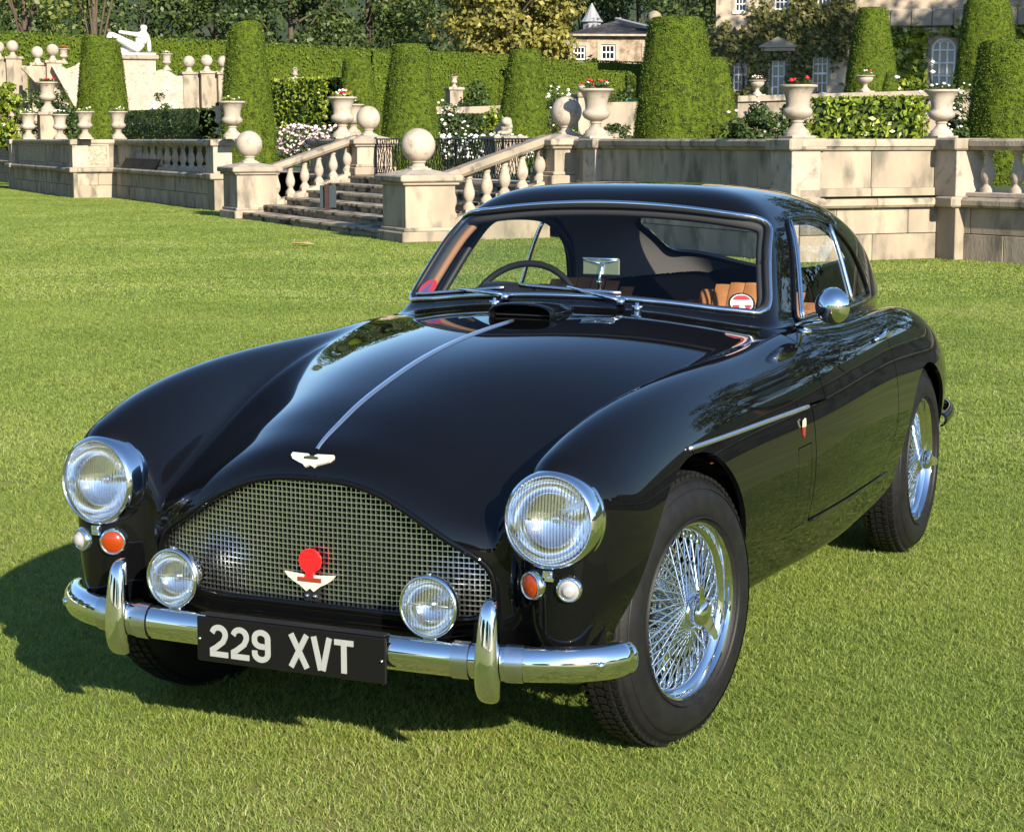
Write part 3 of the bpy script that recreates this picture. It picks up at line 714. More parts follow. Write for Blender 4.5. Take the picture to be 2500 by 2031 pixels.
for ch, x0 in zip('229XVT', cx):
    mb = MB()
    for k, ln in enumerate(glyph[ch]):
        L, Rr = stroke(ln, SW); yf = -.6905-.0006*k; nL = len(L)
        Vv = [(x0+p[0], yf, .3245+p[1]) for p in L]+[(x0+p[0], yf, .3245+p[1]) for p in Rr]+[(x0+p[0], -.687, .3245+p[1]) for p in L]+[(x0+p[0], -.687, .3245+p[1]) for p in Rr]
        Ff = []
        for i in range(nL-1):
            Ff += [(i, i+1, nL+i+1, nL+i), (2*nL+i, 2*nL+i+1, i+1, i), (nL+i, nL+i+1, 3*nL+i+1, 3*nL+i)]
        Ff += [(0, nL, 3*nL, 2*nL), (nL-1, 2*nL-1, 4*nL-1, 3*nL-1)]
        mb.add(Vv, Ff)
    mb.build('plate_character', letterm, plate)
for x0 in (-.247, .247): MB().lathe([(.0005,-.0045),(.004,-.003),(.004,.0)], 10, 'y', (x0, -.688, .325)).build('plate_screw', chrome_d, plate, True)
MB().box(-.25, .25, -.682, -.655, .3805, .384).build('plate_bracket', black, plate)
# ---- wheels
def make_wheel(loc, steer, side):
    w = bpy.data.objects.new('wheel', None); COL.objects.link(w); w.parent = car
    w.matrix_local = Matrix.Translation(loc) @ Matrix.Rotation(steer, 4, 'Z') @ (Matrix.Identity(4) if side > 0 else Matrix.Rotation(math.pi, 4, 'Z'))
    return w
WM = {}
def wheel_meshes():
    # x = outward; origin on the rim's outer edge plane
    tp = [(.2235,.000),(.232,.010),(.246,.0165),(.266,.0195),(.288,.0165),(.305,.009),(.318,.002),(.3235,-.004),(.326,-.006),(.3265,-.0095),(.330,-.013),(.338,-.020),(.3425,-.035),(.344,-.06)]
    tp = tp+[(r, -.13-x) for r, x in tp[::-1]]
    t = MB().lathe(tp, 96, 'x', cap=False).build('tyre', rubber, None, True); t.data.set_sharp_from_angle(angle=math.radians(60)); WM['tyre'] = t.data
    tr = MB(); rr = random.Random(3)
    for i in range(84):        # tread blocks
        a0 = 2*math.pi*i/84; a1 = a0+2*math.pi/84*.68
        for xa, xb, da in ((-.012,-.030,0),(-.034,-.050,.02),(-.054,-.076,.0),(-.080,-.096,.02),(-.100,-.118,0)):
            ra = .338 if xa > -.02 or xb < -.11 else .3435
            V8 = [(x, r*math.cos(a+da), r*math.sin(a+da)) for r in (ra-.004, ra+.005) for x in (xa, xb) for a in (a0, a1)]
            tr.add(V8, [(0,1,3,2),(4,6,7,5),(0,4,5,1),(2,3,7,6),(0,2,6,4),(1,5,7,3)])
    o = tr.build('tread', rubber, None, fix=False); WM['tread'] = o.data
    sw = MB()           # raised ribs on the sidewall
    for r in (.236, .309): sw.lathe([(r-.0014,.0105),(r-.0014,.0205 if r < .3 else .0095),(r+.0014,.0205 if r < .3 else .0095),(r+.0014,.005)], 96, 'x', cap=False)
    WM['sidewall_rib'] = sw.build('sidewall_rib', rubber, None, True).data
    rm = MB().lathe([(.2185,.0045),(.2235,.006),(.2260,.003),(.2262,-.003),(.2225,-.005)], 80, 'x', cap=False)
    rm.lathe([(.2185,.0045),(.2150,-.002),(.2120,-.014),(.2030,-.019),(.1985,-.028),(.1965,-.050),(.1965,-.085),(.203,-.11),(.222,-.125)], 80, 'x', cap=False)
    WM['rim'] = rm.build('rim', chrome, None, True).data; WM['rim'].set_sharp_from_angle(angle=math.radians(45))
    sp = MB(); nsp = 30
    for i in range(nsp):
        for (rh, xh, rrm, xr, off) in ((.036,.012,.197,-.040,1.15),(.036,.012,.197,-.040,-1.15),(.050,-.095,.197,-.060,.85),(.050,-.095,.197,-.060,-.85)):
            a = 2*math.pi*(i+(.25 if off > 0 else -.25)*0)/nsp+(.0 if xh > 0 else math.pi/nsp); b = a+off
            p0 = (xh, rh*math.cos(b), rh*math.sin(b)); p1 = (xr, rrm*math.cos(a), rrm*math.sin(a))
            sp.tube([p0, p1], .0029, 5, cap=False)
            d = np.array(p0)-np.array(p1); d /= np.linalg.norm(d)
            sp.tube([np.array(p1)-d*.004, np.array(p1)+d*.018], .0048, 6)
    WM['spokes'] = sp.build('spokes', chrome, None, True, fix=False).data
    hb = MB().lathe([(.053,-.11),(.056,-.095),(.050,-.085),(.040,-.06),(.036,-.02),(.040,.006),(.041,.016),(.034,.020),(.030,.022)], 32, 'x', cap=False)
    WM['hub'] = hb.build('hub', chrome, None, True).data
    kn = MB().lathe([(.030,.016),(.034,.020),(.035,.032),(.031,.044),(.022,.050),(.0005,.052)], 32, 'x', cap=False)
    for sg in (-1, 1):   # two spinner ears
        V8 = []
        for (y, hwid, th, x) in ((.020,.020,.010,.034),(.050,.016,.008,.042),(.072,.012,.006,.050),(.084,.006,.004,.053)):
            for (dy, dx) in ((-hwid,-th),(hwid,-th),(hwid,th),(-hwid,th)): V8.append((x+dx, dy, sg*y))
        F8 = []
        for k in range(3):
            for i in range(4): j = (i+1) % 4; F8.append((k*4+i, k*4+j, k*4+4+j, k*4+4+i))
        F8 += [(0,1,2,3),(12,13,14,15)]; kn.add(V8, F8)
    WM['knock_off'] = kn.build('knock_off', chrome, None, True).data; WM['knock_off'].set_sharp_from_angle(angle=math.radians(40))
    WM['brake_drum'] = MB().lathe([(.0005,-.10),(.150,-.10),(.155,-.105),(.155,-.15)], 40, 'x').build('brake_drum', mat('drum_iron', (.05,.045,.042), rough=.5, metal=.5), None, True).data
    for o_ in [ob for ob in COL.objects if ob.parent is None and ob.name in ('tyre','tread','sidewall_rib','rim','spokes','hub','knock_off','brake_drum')]: bpy.data.objects.remove(o_)
wheel_meshes()
SPIN = {0: .55, 1: 1.2, 2: 1.35, 3: .3}
for k, (x, y, st_) in enumerate(((.745,0,-.166),(-.745,0,-.166),(.745,2.515,0),(-.745,2.515,0))):
    w = make_wheel((x, y, .338), st_, 1 if x > 0 else -1)
    for nm in ('tyre','tread','sidewall_rib','rim','spokes','hub','knock_off','brake_drum'):
        o = link(nm, WM[nm], None, w); o.rotation_euler = (SPIN[k], 0, 0)
        if nm == 'spokes': stuff(o)
        if nm == 'tread': stuff(o)
# wheel wells, underside
for s in (-1, 1):
    for yc, rz in ((-.045, .43), (2.485, .40)):
        m_ = MB(); n = 24; V_ = []; F_ = []
        for i in range(n+1):
            a = math.pi*i/n; c_, s_ = math.cos(a)*.44, math.sin(a)*rz
            xo = min(.775, float(xm_s(yc+c_))-.05); V_ += [(s*xo, yc+c_, .30+s_), (s*.42, yc+c_, .30+s_)]
            if i: F_.append((2*i-2, 2*i, 2*i+1, 2*i-1))
        b0 = len(V_); V_ += [(s*.42, yc, .30)]
        F_ += [(2*i+1, 2*i+3, b0) for i in range(n)]
        m_.add(V_, F_).build('wheel_well', dark, car)
MB().box(-.5, .5, -.25, 3.2, .22, .262).build('underbody', dark, car)
for yv in (0, 2.515): MB().tube([(-.66,yv,.33),(.66,yv,.33)], .045, 12).build('axle', dark, car)
MB().tube([(.36,.4,.215),(.36,3.4,.215)], .028, 12).build('exhaust_pipe', mat('rust_steel', (.12,.08,.06), rough=.6, metal=.6), car, True)
# ---- rear bumper
rp = [(0,3.80),(.25,3.785),(.45,3.73),(.58,3.62),(.66,3.46),(.695,3.30),(.708,3.14),(.710,3.08)]
pl = [(-a, b) for a, b in rp[:0:-1]]+rp; dd = np.concatenate([[0], np.cumsum(np.hypot(*np.diff(np.array(pl), axis=0).T))]); s1, s2 = CS(list(zip(dd, [p[0] for p in pl]))), CS(list(zip(dd, [p[1] for p in pl])))
rpath = [(float(s1(t)), float(s2(t)), .405) for t in np.linspace(0, dd[-1], 61)][::-1]
rb = sweep(rpath, [(u*.6, v*.62) for u, v in prof]).build('rear_bumper', paint, car, True); sl = rb.modifiers.new('t', 'SOLIDIFY'); sl.thickness = .005
# ---- mirror, wipers, washer jets
pm, nm_ = side_pt(1.18, .925)
Mb = pm+np.array([-.012, 0, .004]); top = np.array([.775, 1.165, 1.010])
mr = MB().tube([Mb, Mb+np.array([.004,-.004,.02]), Mb*.45+top*.55+np.array([.012,0,-.014]), top+np.array([-.012,.0,-.03])], [.016,.012,.009,.009], 10)
mirror = mr.build('wing_mirror', chrome, car, True)
MB().lathe([(.0005,.010),(.022,.008),(.026,.0),(.024,-.006)], 20, 'z', tuple(Mb)).build('mirror_foot', chrome, mirror, True)
hd = MB().lathe([(.0005,-.044),(.020,-.041),(.037,-.031),(.050,-.014),(.056,.004),(.056,.012),(.051,.014)], 36, 'y', cap=False)
o = hd.build('mirror_shell', chrome, mirror, True); o.matrix_local = Matrix.Translation(top) @ Matrix.Rotation(math.radians(-14), 4, 'Z')
o = MB().lathe([(.0005,.0135),(.052,.0135)], 36, 'y', cap=False).build('mirror_glass', chrome, mirror, True); o.matrix_local = Matrix.Translation(top) @ Matrix.Rotation(math.radians(-14), 4, 'Z')
def ws_pt(x, z, h): p = project(np.array([[x, float(sy(x, z)[0]), z]]))[0]; n = normals(p[None])[0]; return p+n*h
for (px_, pz_), arm, b0, b1 in (((-.195,1.010), (-.300,1.032), (-.555,1.004), (-.215,1.040)), ((.190,1.008), (.02,1.046), (-.165,1.050), (.178,1.036))):
    piv = ws_pt(px_, pz_, .004); wip = MB().lathe([(.014,.0),(.013,.014),(.008,.022),(.0005,.024)], 16, 'z', tuple(piv)).tube([piv+np.array([0,0,.012]), piv+np.array([-.02,-.014,.020]), ws_pt(b0[0]*.5+b1[0]*.5, b0[1]*.5+b1[1]*.5, .022)], [.009,.008,.004], 8).build('wiper', chrome, car, True)
    pts = [ws_pt(b0[0]+(b1[0]-b0[0])*t, b0[1]+(b1[1]-b0[1])*t, .012) for t in np.linspace(0, 1, 10)]
    MB().tube(pts, .0055, 6).build('wiper_blade', chrome_d, wip, True)
    MB().tube([p+np.array([0,.004,-.005]) for p in pts], .004, 5).build('blade_rubber', black, wip)
for jx in (-.222, .246):
    p = ws_pt(jx, 1.0, 0.0); MB().lathe([(.010,-.006),(.010,.006),(.005,.012),(.005,.020),(.0005,.021)], 12, 'z', tuple(p)).box(p[0]-.016, p[0]+.016, p[1]-.004, p[1]+.004, p[2]+.004, p[2]+.012).build('washer_jet', chrome, car, True)
# ---- stickers on the glass
wsg = [o for o in car.children if o.name.startswith('windscreen') and 'beading' not in o.name and 'rubber' not in o.name and 'trim' not in o.name][0]
def decal(name, poly, x0, z0, m_, h):
    p = ws_pt(x0, z0, 0.0); n_ = normals(project(p[None]))[0]; u = np.cross(np.array([0,0,1.0]), n_); u /= np.linalg.norm(u); u = u if u[0] > 0 else -u; v = np.cross(n_, u); v = v if v[2] > 0 else -v
    Vv = [p+u*a+v*b+n_*h for a, b in poly]; Vb = [q-n_*.0008 for q in Vv]; n = len(poly)
    MB().add(Vv+Vb, [tuple(range(n)), tuple(range(n, 2*n))[::-1]]+[(i, (i+1) % n, n+(i+1) % n, n+i) for i in range(n)]).build(name, m_, wsg)
decal('club_sticker', circ(.038), -.535, 1.030, redglow, -.003)
decal('club_sticker_figure', [(-.030,-.024),(-.020,-.010),(-.010,.002),(-.006,.014),(.000,.024),(.010,.024),(.012,.012),(.009,.004),(.014,-.006),(.016,-.020),(.024,-.026),(.004,-.028),(-.008,-.020),(-.016,-.028)], -.535, 1.030, bluep, -.0016)
decal('permit_holder', circ(.041), .530, 1.020, black, -.0045)
decal('permit_disc', circ(.034), .530, 1.020, whitep, -.0032)
decal('permit_band', [(-.028,.012),(.028,.012),(.022,.022),(.012,.029),(-.012,.029),(-.022,.022)], .530, 1.020, redglow, -.0018)
decal('permit_band', [(-.030,-.006),(.030,-.006),(.026,-.016),(.018,-.025),(.008,-.029),(-.008,-.029),(-.018,-.025),(-.026,-.016)], .530, 1.020, redglow, -.0018)
decal('permit_dot', circ(.009, 16, (0,-.017)), .530, 1.020, whitep, -.0006)
# ---- interior
MB().box(-.62, .62, .95, 2.35, .28, .30).build('cabin_floor', dark, car)
dash = MB()
V_ = []; F_ = []; xs_ = np.linspace(-.60, .60, 31)
for x in xs_:
    hood = .085*math.exp(-((x+.335)/.135)**4); y0 = 1.065+.30*x*x*.9; zt = .962+hood
    V_ += [(x, y0, .955), (x, y0+.05, zt-.012), (x, y0+.13, zt), (x, y0+.18, zt-.012), (x, y0+.185, .80), (x, y0+.10, .72)]
for i in range(30):
    for k in range(5): F_.append((i*6+k, i*6+k+1, i*6+k+7, i*6+k+6))
dash.add(V_, F_).build('dashboard', mat('dash_black', (.012,.012,.014), rough=.5), car, True)
swc = np.array([-.325, 1.345, .905]); tl = math.radians(22); e1 = np.array([1.0,0,0]); e2 = np.array([0, math.sin(tl), math.cos(tl)])
stw = MB().tube([swc+.203*(e1*math.cos(t)+e2*math.sin(t)) for t in np.linspace(0, 2*math.pi, 64, endpoint=False)], .0115, 10, closed=True).build('steering_wheel', black, car, True)
for an in (0, math.pi, -math.pi/2):
    for d in (-.012, .012): MB().tube([swc+np.array([0,-.04,-.01]), swc+.2*(e1*math.cos(an)+e2*math.sin(an))+d*(e1*math.sin(an)+e2*math.cos(an))], .004, 6).build('wheel_spoke', chrome_d, stw, True)
MB().lathe([(.0005,.02),(.035,.015),(.04,0),(.03,-.2)], 24, 'y', tuple(swc+np.array([0,-.03,-.02]))).build('wheel_boss', black, stw, True)
def seat(xc):
    root = bpy.data.objects.new('seat', None); COL.objects.link(root); root.parent = car; root.location = (xc, 0, 0)
    def pad(name, w, y0, z0, y1, z1, th, parent):
        mb = MB(); n = 9   # fluted cushion
        for i in range(n):
            xa = -w/2+w*i/n; xb = xa+w/n*.96; Vv = []; Ff = []; prof_ = []
            L = 14
            for k in range(L+1):
                t = k/L; yc = y0+(y1-y0)*t; zc = z0+(z1-z0)*t; edge = math.sin(math.pi*(.08+.84*t))**.4; rc = 1-.12*abs((i-(n-1)/2)/((n-1)/2))**3*t
                zc = z0+(z1-z0)*t*rc
                d = np.array([0, -(z1-z0), (y1-y0)]); d = d/np.linalg.norm(d); 
                for m in range(5):
                    xx = xa+(xb-xa)*m/4; bul = .94+.06*math.sin(math.pi*m/4)**.6; q = np.array([xx, yc, zc])+d*th*edge*bul; Vv.append(q)
            for k in range(L):
                for m in range(4): Ff.append((k*5+m, k*5+m+1, k*5+m+6, k*5+m+5))
            mb.add(Vv, Ff)
        mb.box(-w/2+.01, w/2-.01, min(y0, y1)+.012, max(y0, y1)+.05, z0-.02, z0+.02)
        o = mb.build(name, leather, root, True); return o
    pad('backrest', .48, 1.70, .46, 1.91, 1.00, .09, root); pad('cushion', .48, 1.78, .44, 1.33, .50, -.10, root)
    MB().box(-.20, .20, 1.93, 1.95, .45, .95, .008).build('seat_back_shell', leather, root)
for xc in (-.31, .31): seat(xc)
MB().box(-.56, .56, 2.30, 2.42, .45, .86, .03).build('rear_seat_back', leather, car)
MB().box(-.50, .50, 2.42, 2.95, .60, .63, .01).build('load_floor', mat('tan_carpet', (.20,.12,.07), rough=.95), car)
# headlining and side trim follow the shell from inside
hv = (V0[:, 1] > 1.42) & (V0[:, 1] < 3.3) & (V0[:, 2] > .96)
def h_keep(P): return np.minimum(np.minimum(h_wind(P), h_side(P)), h_rear(P))-.022
Tt = T0[hv[T0].all(1)]; Vl, _, Tl = clip(V0, Tt, h_keep)
us, T2 = np.unique(Tl, return_inverse=True); T2 = T2.reshape(Tl.shape); Pl = Vl[us]; Pl = Pl-normals(Pl)*.022
link('headlining', np_mesh('headlining', Pl, T2[:, ::-1]), lining, car, True)
# dash-top mirror on its stem
dm = MB().tube([(.027,1.155,.985),(.032,1.150,1.065),(.040,1.150,1.118)], [.006,.005,.004], 8).tube([(.031,1.150,1.055),(.032,1.150,1.066)], .009, 10).build('rear_view_mirror', chrome, car, True)
MB().box(-.028, .096, 1.158, 1.166, 1.082, 1.134, .003).build('mirror_back', mat('mirror_back', (.55,.60,.58), rough=.15, metal=.9), dm)
MB().tube([(.034,1.152,1.118),(-.022,1.156,1.130)], .004, 6).tube([(.034,1.152,1.118),(.092,1.156,1.130)], .004, 6).tube([(-.026,1.156,1.133),(.094,1.156,1.133)], .004, 6).build('mirror_frame', chrome, dm, True)
# ================================================================== stone terrace
TD = math.radians(-42.0); E1 = np.array([math.cos(TD), math.sin(TD)]); E2 = np.array([-math.sin(TD), math.cos(TD)]); TO = np.array([-17.7, 26.6])
def UV(u, v, z=0.0): p = TO+E1*u+E2*v; return (float(p[0]), float(p[1]), z)
def U(px, v):
    """u on the line of constant v that is seen in pixel column px"""
    k = (px*PS-1250)/4681.1; n = (CR-k*CF)[:2]; q = TO+E2*v-CAM_POS[:2]; return float(-(n@q + (CR-k*CF)[2]*(0.8-CAM_POS[2]))/(n@E1))
st_lit = dict(rough=.9, spec=.2)
stone = mat('limestone', (.37,.30,.222), color2=(.255,.215,.165), scale=2.2, lo=.38, hi=.66, color3=(.15,.135,.105), scale3=4.0, lo3=.50, hi3=.68, bump=.5, bump_scale=28, stretch=(1,1,.45), objvar=.13, **st_lit)
stone_l = mat('limestone_pale', (.42,.355,.285), color2=(.325,.28,.225), scale=3.0, color3=(.20,.17,.135), scale3=7.0, lo3=.55, hi3=.74, bump=.4, bump_scale=40, objvar=.06, **st_lit)
stone_c = mat('limestone_coping', (.36,.30,.225), color2=(.26,.22,.17), scale=3.0, color3=(.10,.096,.08), scale3=6.0, lo3=.55, hi3=.70, bump=.6, bump_scale=30, stretch=(1,1,.6), objvar=.12, **st_lit)
stone_s = mat('step_stone', (.36,.30,.22), color2=(.24,.20,.15), scale=4.0, color3=(.05,.043,.033), scale3=3.5, lo3=.50, hi3=.62, bump=.8, bump_scale=22, objvar=.12, **st_lit)
mortar = mat('mortar', (.24,.21,.165), rough=.95, color2=(.16,.14,.11), scale=6)
SHARE = {}
def shared(key, make):
    if key not in SHARE:
        mb = make(); me = mesh(key[0], mb.V, mb.F); b = bmesh.new(); b.from_mesh(me); bmesh.ops.recalc_face_normals(b, faces=b.faces); b.to_mesh(me); b.free(); SHARE[key] = me
    return SHARE[key]
def piece(name, key, make, material, parent, loc=(0,0,0), smooth=False, rot=None):
    me = shared((name,)+key, make); first = len(me.materials) == 0
    o = link(name, me, material if first else None, parent, False, loc)
    if first and smooth:
        me.polygons.foreach_set('use_smooth', np.ones(len(me.polygons), dtype=bool)); me.set_sharp_from_angle(angle=math.radians(40))
    if rot is not None: o.rotation_euler = rot
    return o
BAL_P = [(.085,0),(.085,.05),(.07,.055),(.066,.07),(.05,.09),(.045,.105),(.055,.13),(.075,.17),(.083,.22),(.078,.27),(.060,.33),(.046,.39),(.041,.43),(.052,.435),(.052,.455),(.044,.46),(.046,.485),(.066,.49),(.066,.53)]
def baluster(parent, loc, h, m_=None, s=1.0):
    k = round(h, 3); return piece('baluster', (k, s), lambda: MB().lathe([(r*s, z*h/.53) for r, z in BAL_P], 14), m_ or stone_l, parent, loc, True)
def wall_seg(name, label, u0, v0, u1, v1, top=1.5, balus=None, panels=None, base=0.0, pitch=1.15, group=None, low=.66, thick=.34, bsp=.45, bs=1.0):
    p0 = np.array(UV(u0, v0)); p1 = np.array(UV(u1, v1)); L = float(np.linalg.norm(p1-p0)); ang = math.atan2(p1[1]-p0[1], p1[0]-p0[0])
    w = thing(name, label, 'wall', tuple(p0), ang, group)
    n = max(1, round(L/pitch)); d = L/n; g = .004; hl = (low-base)/2
    MB().box(.01, L-.01, .03, thick+.1, base, top-.16 if balus is None else low+.1).build('wall_core', mortar, w)
    for c in range(2):
        off = 0 if c == 0 else .5
        for i in range(n+(1 if off else 0)):
            a = max(0, (i-off)*d); b = min(L, (i+1-off)*d)
            if b-a < .05: continue
            jig = .006*random.random()
            piece('stone', (round(b-a, 3), round(hl, 3)), lambda: MB().box(g, b-a-g, 0, .12, g, hl-g, .006), stone, w, (a, -.055-jig, base+c*hl))
    for i in range(n):
        piece('ledge_stone', (round(d, 3),), lambda: MB().prism([(-.13,.0),(-.16,.03),(-.16,.085),(-.125,.122),(.02,.125),(.10,.125),(.10,0)], g, d-g, lambda a, b, h: (h, a, b)), stone_c, w, (i*d, 0, low))
    zu = low+.125; ct = top-.14
    if balus is None:
        m = max(1, round(L/1.0)); dd = L/m
        for i in range(m):
            piece('stone', (round(dd, 3), 'plinth'), lambda: MB().box(g, dd-g, -.03, .1, -.04, .11, .012), stone, w, (i*dd, 0, zu))
            jig = .004*random.random()
            piece('stone', (round(dd, 3), round(ct-zu, 3), 'up'), lambda: MB().box(g, dd-g, 0, .12, 0, ct-zu-.11, .005), stone, w, (i*dd, -jig, zu+.11))
    else:
        b0, b1 = balus; MB().box(0, L, -.05, thick-.06, zu, zu+.06, .01).build('base_rail', stone_l, w)
        if b0 > .05: MB().box(0, b0, 0, thick-.05, zu+.06, ct, .006).build('stone', stone, w)
        if L-b1 > .05: MB().box(b1, L, 0, thick-.05, zu+.06, ct, .006).build('stone', stone, w)
        nb = int((b1-b0)/bsp); sp = (b1-b0)/nb
        for i in range(nb): baluster(w, (b0+(i+.5)*sp, .12, zu+.06), ct-zu-.06, s=bs)
    for i in range(n):
        piece('coping_stone', (round(d, 3),), lambda: MB().prism([(-.035,0),(-.06,.035),(-.085,.05),(-.085,.11),(-.065,.135),(.03,.14),(thick,.14),(thick+.03,.11),(thick+.03,.05),(thick,.0)], g, d-g, lambda a, b, h: (h, a, b)), stone_c, w, (i*d, 0, ct))
    return w
VW = 2.8; V5 = 4.9
uC = U(1665, VW)
wall_seg('terrace_wall', 'blank shaded stone terrace wall between the ball-topped stair pier and the corner urn', U(1180, VW), VW, uC, VW)
wall_seg('terrace_wall', 'short sunlit stone terrace wall on the canted return beneath two large urns', uC, VW, uC, V5, pitch=1.05)
wall_seg('terrace_wall', 'terrace wall with stout balusters beside the sunlit return and a clipped yew', uC, V5, uC+6.4, V5+1.25, balus=(.42, 6.0), bsp=.43, bs=1.08)
wall_seg('terrace_wall', 'long stone terrace wall running on past the squat yew', uC+6.4, V5+1.25, uC+70, V5+1.25, pitch=3.2)
VL = .76; uB0, uB1 = U(20, -.3), U(160, -.3); uR = U(455, VL)
wall_seg('terrace_wall', 'far stone terrace wall with a pale baluster screen above dark rusticated courses', uB1, VL, uR, VL, balus=(1.6, uR-uB1-.1), bsp=.74, bs=1.0)
wall_seg('terrace_wall', 'projecting stone bay of the terrace wall carrying four flower urns', uB0, -.3, uB1, -.3, pitch=1.4)
wall_seg('terrace_wall', 'narrow sunlit return of the projecting bay with a square relief panel', uB1, -.3, uB1, VL, pitch=1.1)
wall_seg('terrace_wall', 'outermost stretch of terrace wall running on past the projecting bay', uB0-40, VL+.2, uB0, VL+.2, pitch=2.6)
wall_seg('terrace_wall', 'recessed plain terrace wall beside the stone stair under the pink flower border', uR, VW, U(758, VW), VW)
# relief panels on the bay
bay = thing; 
def pilaster(u, v, label, w=.42, top=1.5, group=None, dep=.30, nrm=0):
    t = thing('pilaster', label, 'pilaster', UV(u, v), TD+nrm, group)
    MB().box(-w/2, w/2, -.10, dep, 0, .66, .01).build('base_block', stone, t); MB().box(-w/2-.05, w/2+.05, -.20, dep, .66, .79, .02).build('ledge_stone', stone_c, t)
    MB().box(-w/2, w/2, -.11, dep, .79, top-.14, .008).build('shaft', stone_l, t); MB().box(-w/2-.05, w/2+.05, -.17, dep+.06, top-.14, top+.005, .02).build('capital', stone_c, t); return t
pilaster(U(1243, VW), VW, 'stone pilaster under the great urn right beside the ball-topped stair pier')
pilaster(uC-.22, VW+.0, 'stone pilaster at the shaded corner under the great urn with red geranium', w=.5)
pilaster(uC+.2, V5, 'stone pilaster under the urn where the balustrade begins', w=.5)
pilaster(uR-.25, VL, 'stone pilaster ending the far balustrade under a pair of urns', w=.6)
pilaster(uB1-.2, -.3, 'stone pilaster at the corner of the projecting bay', w=.5)
pilaster(uB0+.9, -.3, 'stone pilaster dividing the projecting bay below two urns', w=.5)
for (u_, v_, w_, rot, nm) in ((uB0+4.3, -.3, 4.2, 0, 'rough stone relief panel set in the shaded bay'), (uB1+.0, .22, .52, math.pi/2, 'square stone relief panel on the sunlit return of the bay')):
    t = thing('relief_panel', nm, 'panel', UV(u_, v_, .84), TD+rot)
    MB().box(-w_/2, w_/2, -.018, .02, 0, .50, .006).build('field', mat('rough_relief', (.44,.37,.27), color2=(.25,.21,.16), scale=22, lo=.4, hi=.6, bump=1.0, bump_scale=30, rough=.95), t)
    for a, b, c, d_ in ((-w_/2-.05, w_/2+.05, -.05, 0), (-w_/2-.05, w_/2+.05, .5, .55), (-w_/2-.05, -w_/2, 0, .5), (w_/2, w_/2+.05, 0, .5)): MB().box(a, b, -.04, .02, c, d_, .004).build('frame', stone_l, t)
# ---- stair piers with balls
def ball_pier(u, v, label, h, w, d, r, z0=0.0, grp=None):
    t = thing('ball_pier', label, 'pier', UV(u, v, z0), TD, grp)
    MB().box(-.07, w+.07, -.07, d+.07, 0, .17, .02).box(-.03, w+.03, -.03, d+.03, .17, .24, .02).build('plinth', stone, t) if False else None
    MB().box(-.07, w+.07, -.07, d+.07, 0, .16, .02).build('plinth', stone, t); MB().box(-.03, w+.03, -.03, d+.03, .158, .215, .015).build('plinth_moulding', stone_c, t)
    MB().box(0, w, 0, d, .21, h-.14, .008).build('shaft', stone, t)
    MB().box(-.05, w+.05, -.05, d+.05, h-.145, h-.095, .012).build('necking', stone_c, t)
    MB().box(-.10, w+.10, -.10, d+.10, h-.097, h, .02).build('cap', stone_c, t)
    cx, cy = w/2, d/2
    b = MB(); rings = [(w*.5+.05, d*.5+.05, 0), (w*.40, d*.40, .035), (r*.62, r*.62, .075), (r*.55, r*.55, .095)]
    V_ = []; F_ = []
    for (a, c, z) in rings: V_ += [(cx-a, cy-c, h+z), (cx+a, cy-c, h+z), (cx+a, cy+c, h+z), (cx-a, cy+c, h+z)]
    for k in range(3):
        for i in range(4): F_.append((k*4+i, k*4+(i+1) % 4, k*4+4+(i+1) % 4, k*4+4+i))
    F_.append((12,13,14,15)); b.add(V_, F_).build('cap_slope', stone_l, t)
    nk = [(r*.58,.095),(r*.58,.115),(r*.40,.125),(r*.36,.16),(r*.46,.185),(r*.46,.205)]
    fin = MB().lathe([(a, h+z) for a, z in nk], 24, 'z', (cx, cy, 0)).build('finial_neck', stone_l, t, 'auto')
    zc = h+.19+r*.93
    MB().lathe([(max(.0006, r*math.sin(a)), zc-r*math.cos(a)) for a in np.linspace(.0, math.pi, 25)], 36, 'z', (cx, cy, 0), cap=False).build('finial_ball', stone_l, t, True)
    return t
u1 = 0.0; PW, PD = 1.0, .78
u2 = U(846, 0)
ball_pier(u1-PW, 0, 'broad stone pier with a large ball finial beside the dark sign', .98, PW, PD, .255)
ball_pier(u2-PW, 0, 'broad stone pier with a large weathered ball finial at the foot of the stair', .98, PW, PD, .255)
ut1, ut2 = U(755, VW), U(1137, VW)
ball_pier(u1-PW/2-.36, VW-.35, 'upper stair pier with a ball finial beside the iron gate and two urns', .70, .72, .72, .235, z0=.80)
ball_pier(u2-PW/2-.36, VW-.35, 'upper stair pier with a ball finial half shaded by the neighbouring urn', .70, .72, .72, .235, z0=.80)
# stair
stair = thing('stone_stair', 'worn stone garden stair of six steps rising between the ball piers', 'stairs', UV(0, 0), TD)
NS = 6; rise = .80/NS; run = (VW-.25)/NS; sw0, sw1 = .02, u2-PW-.02
for i in range(NS):
    y0 = .12+i*run; m = 3; seg = (sw1-sw0)/m
    for k in range(m):
        a, b = sw0+k*seg+.004, sw0+(k+1)*seg-.004
        MB().prism([(y0-.035, rise*(i+1)-.05),(y0-.045, rise*(i+1)-.03),(y0-.035, rise*(i+1)),(y0+run+.03, rise*(i+1)+.002),(y0+run+.03, rise*(i+1)-.05)], a, b, lambda p, q, h: (h, p, q)).build('tread', stone_s, stair)
    MB().box(sw0, sw1, y0, y0+run+.02, -.02 if i == 0 else rise*i-.02, rise*(i+1)-.045).build('riser', stone_s, stair)
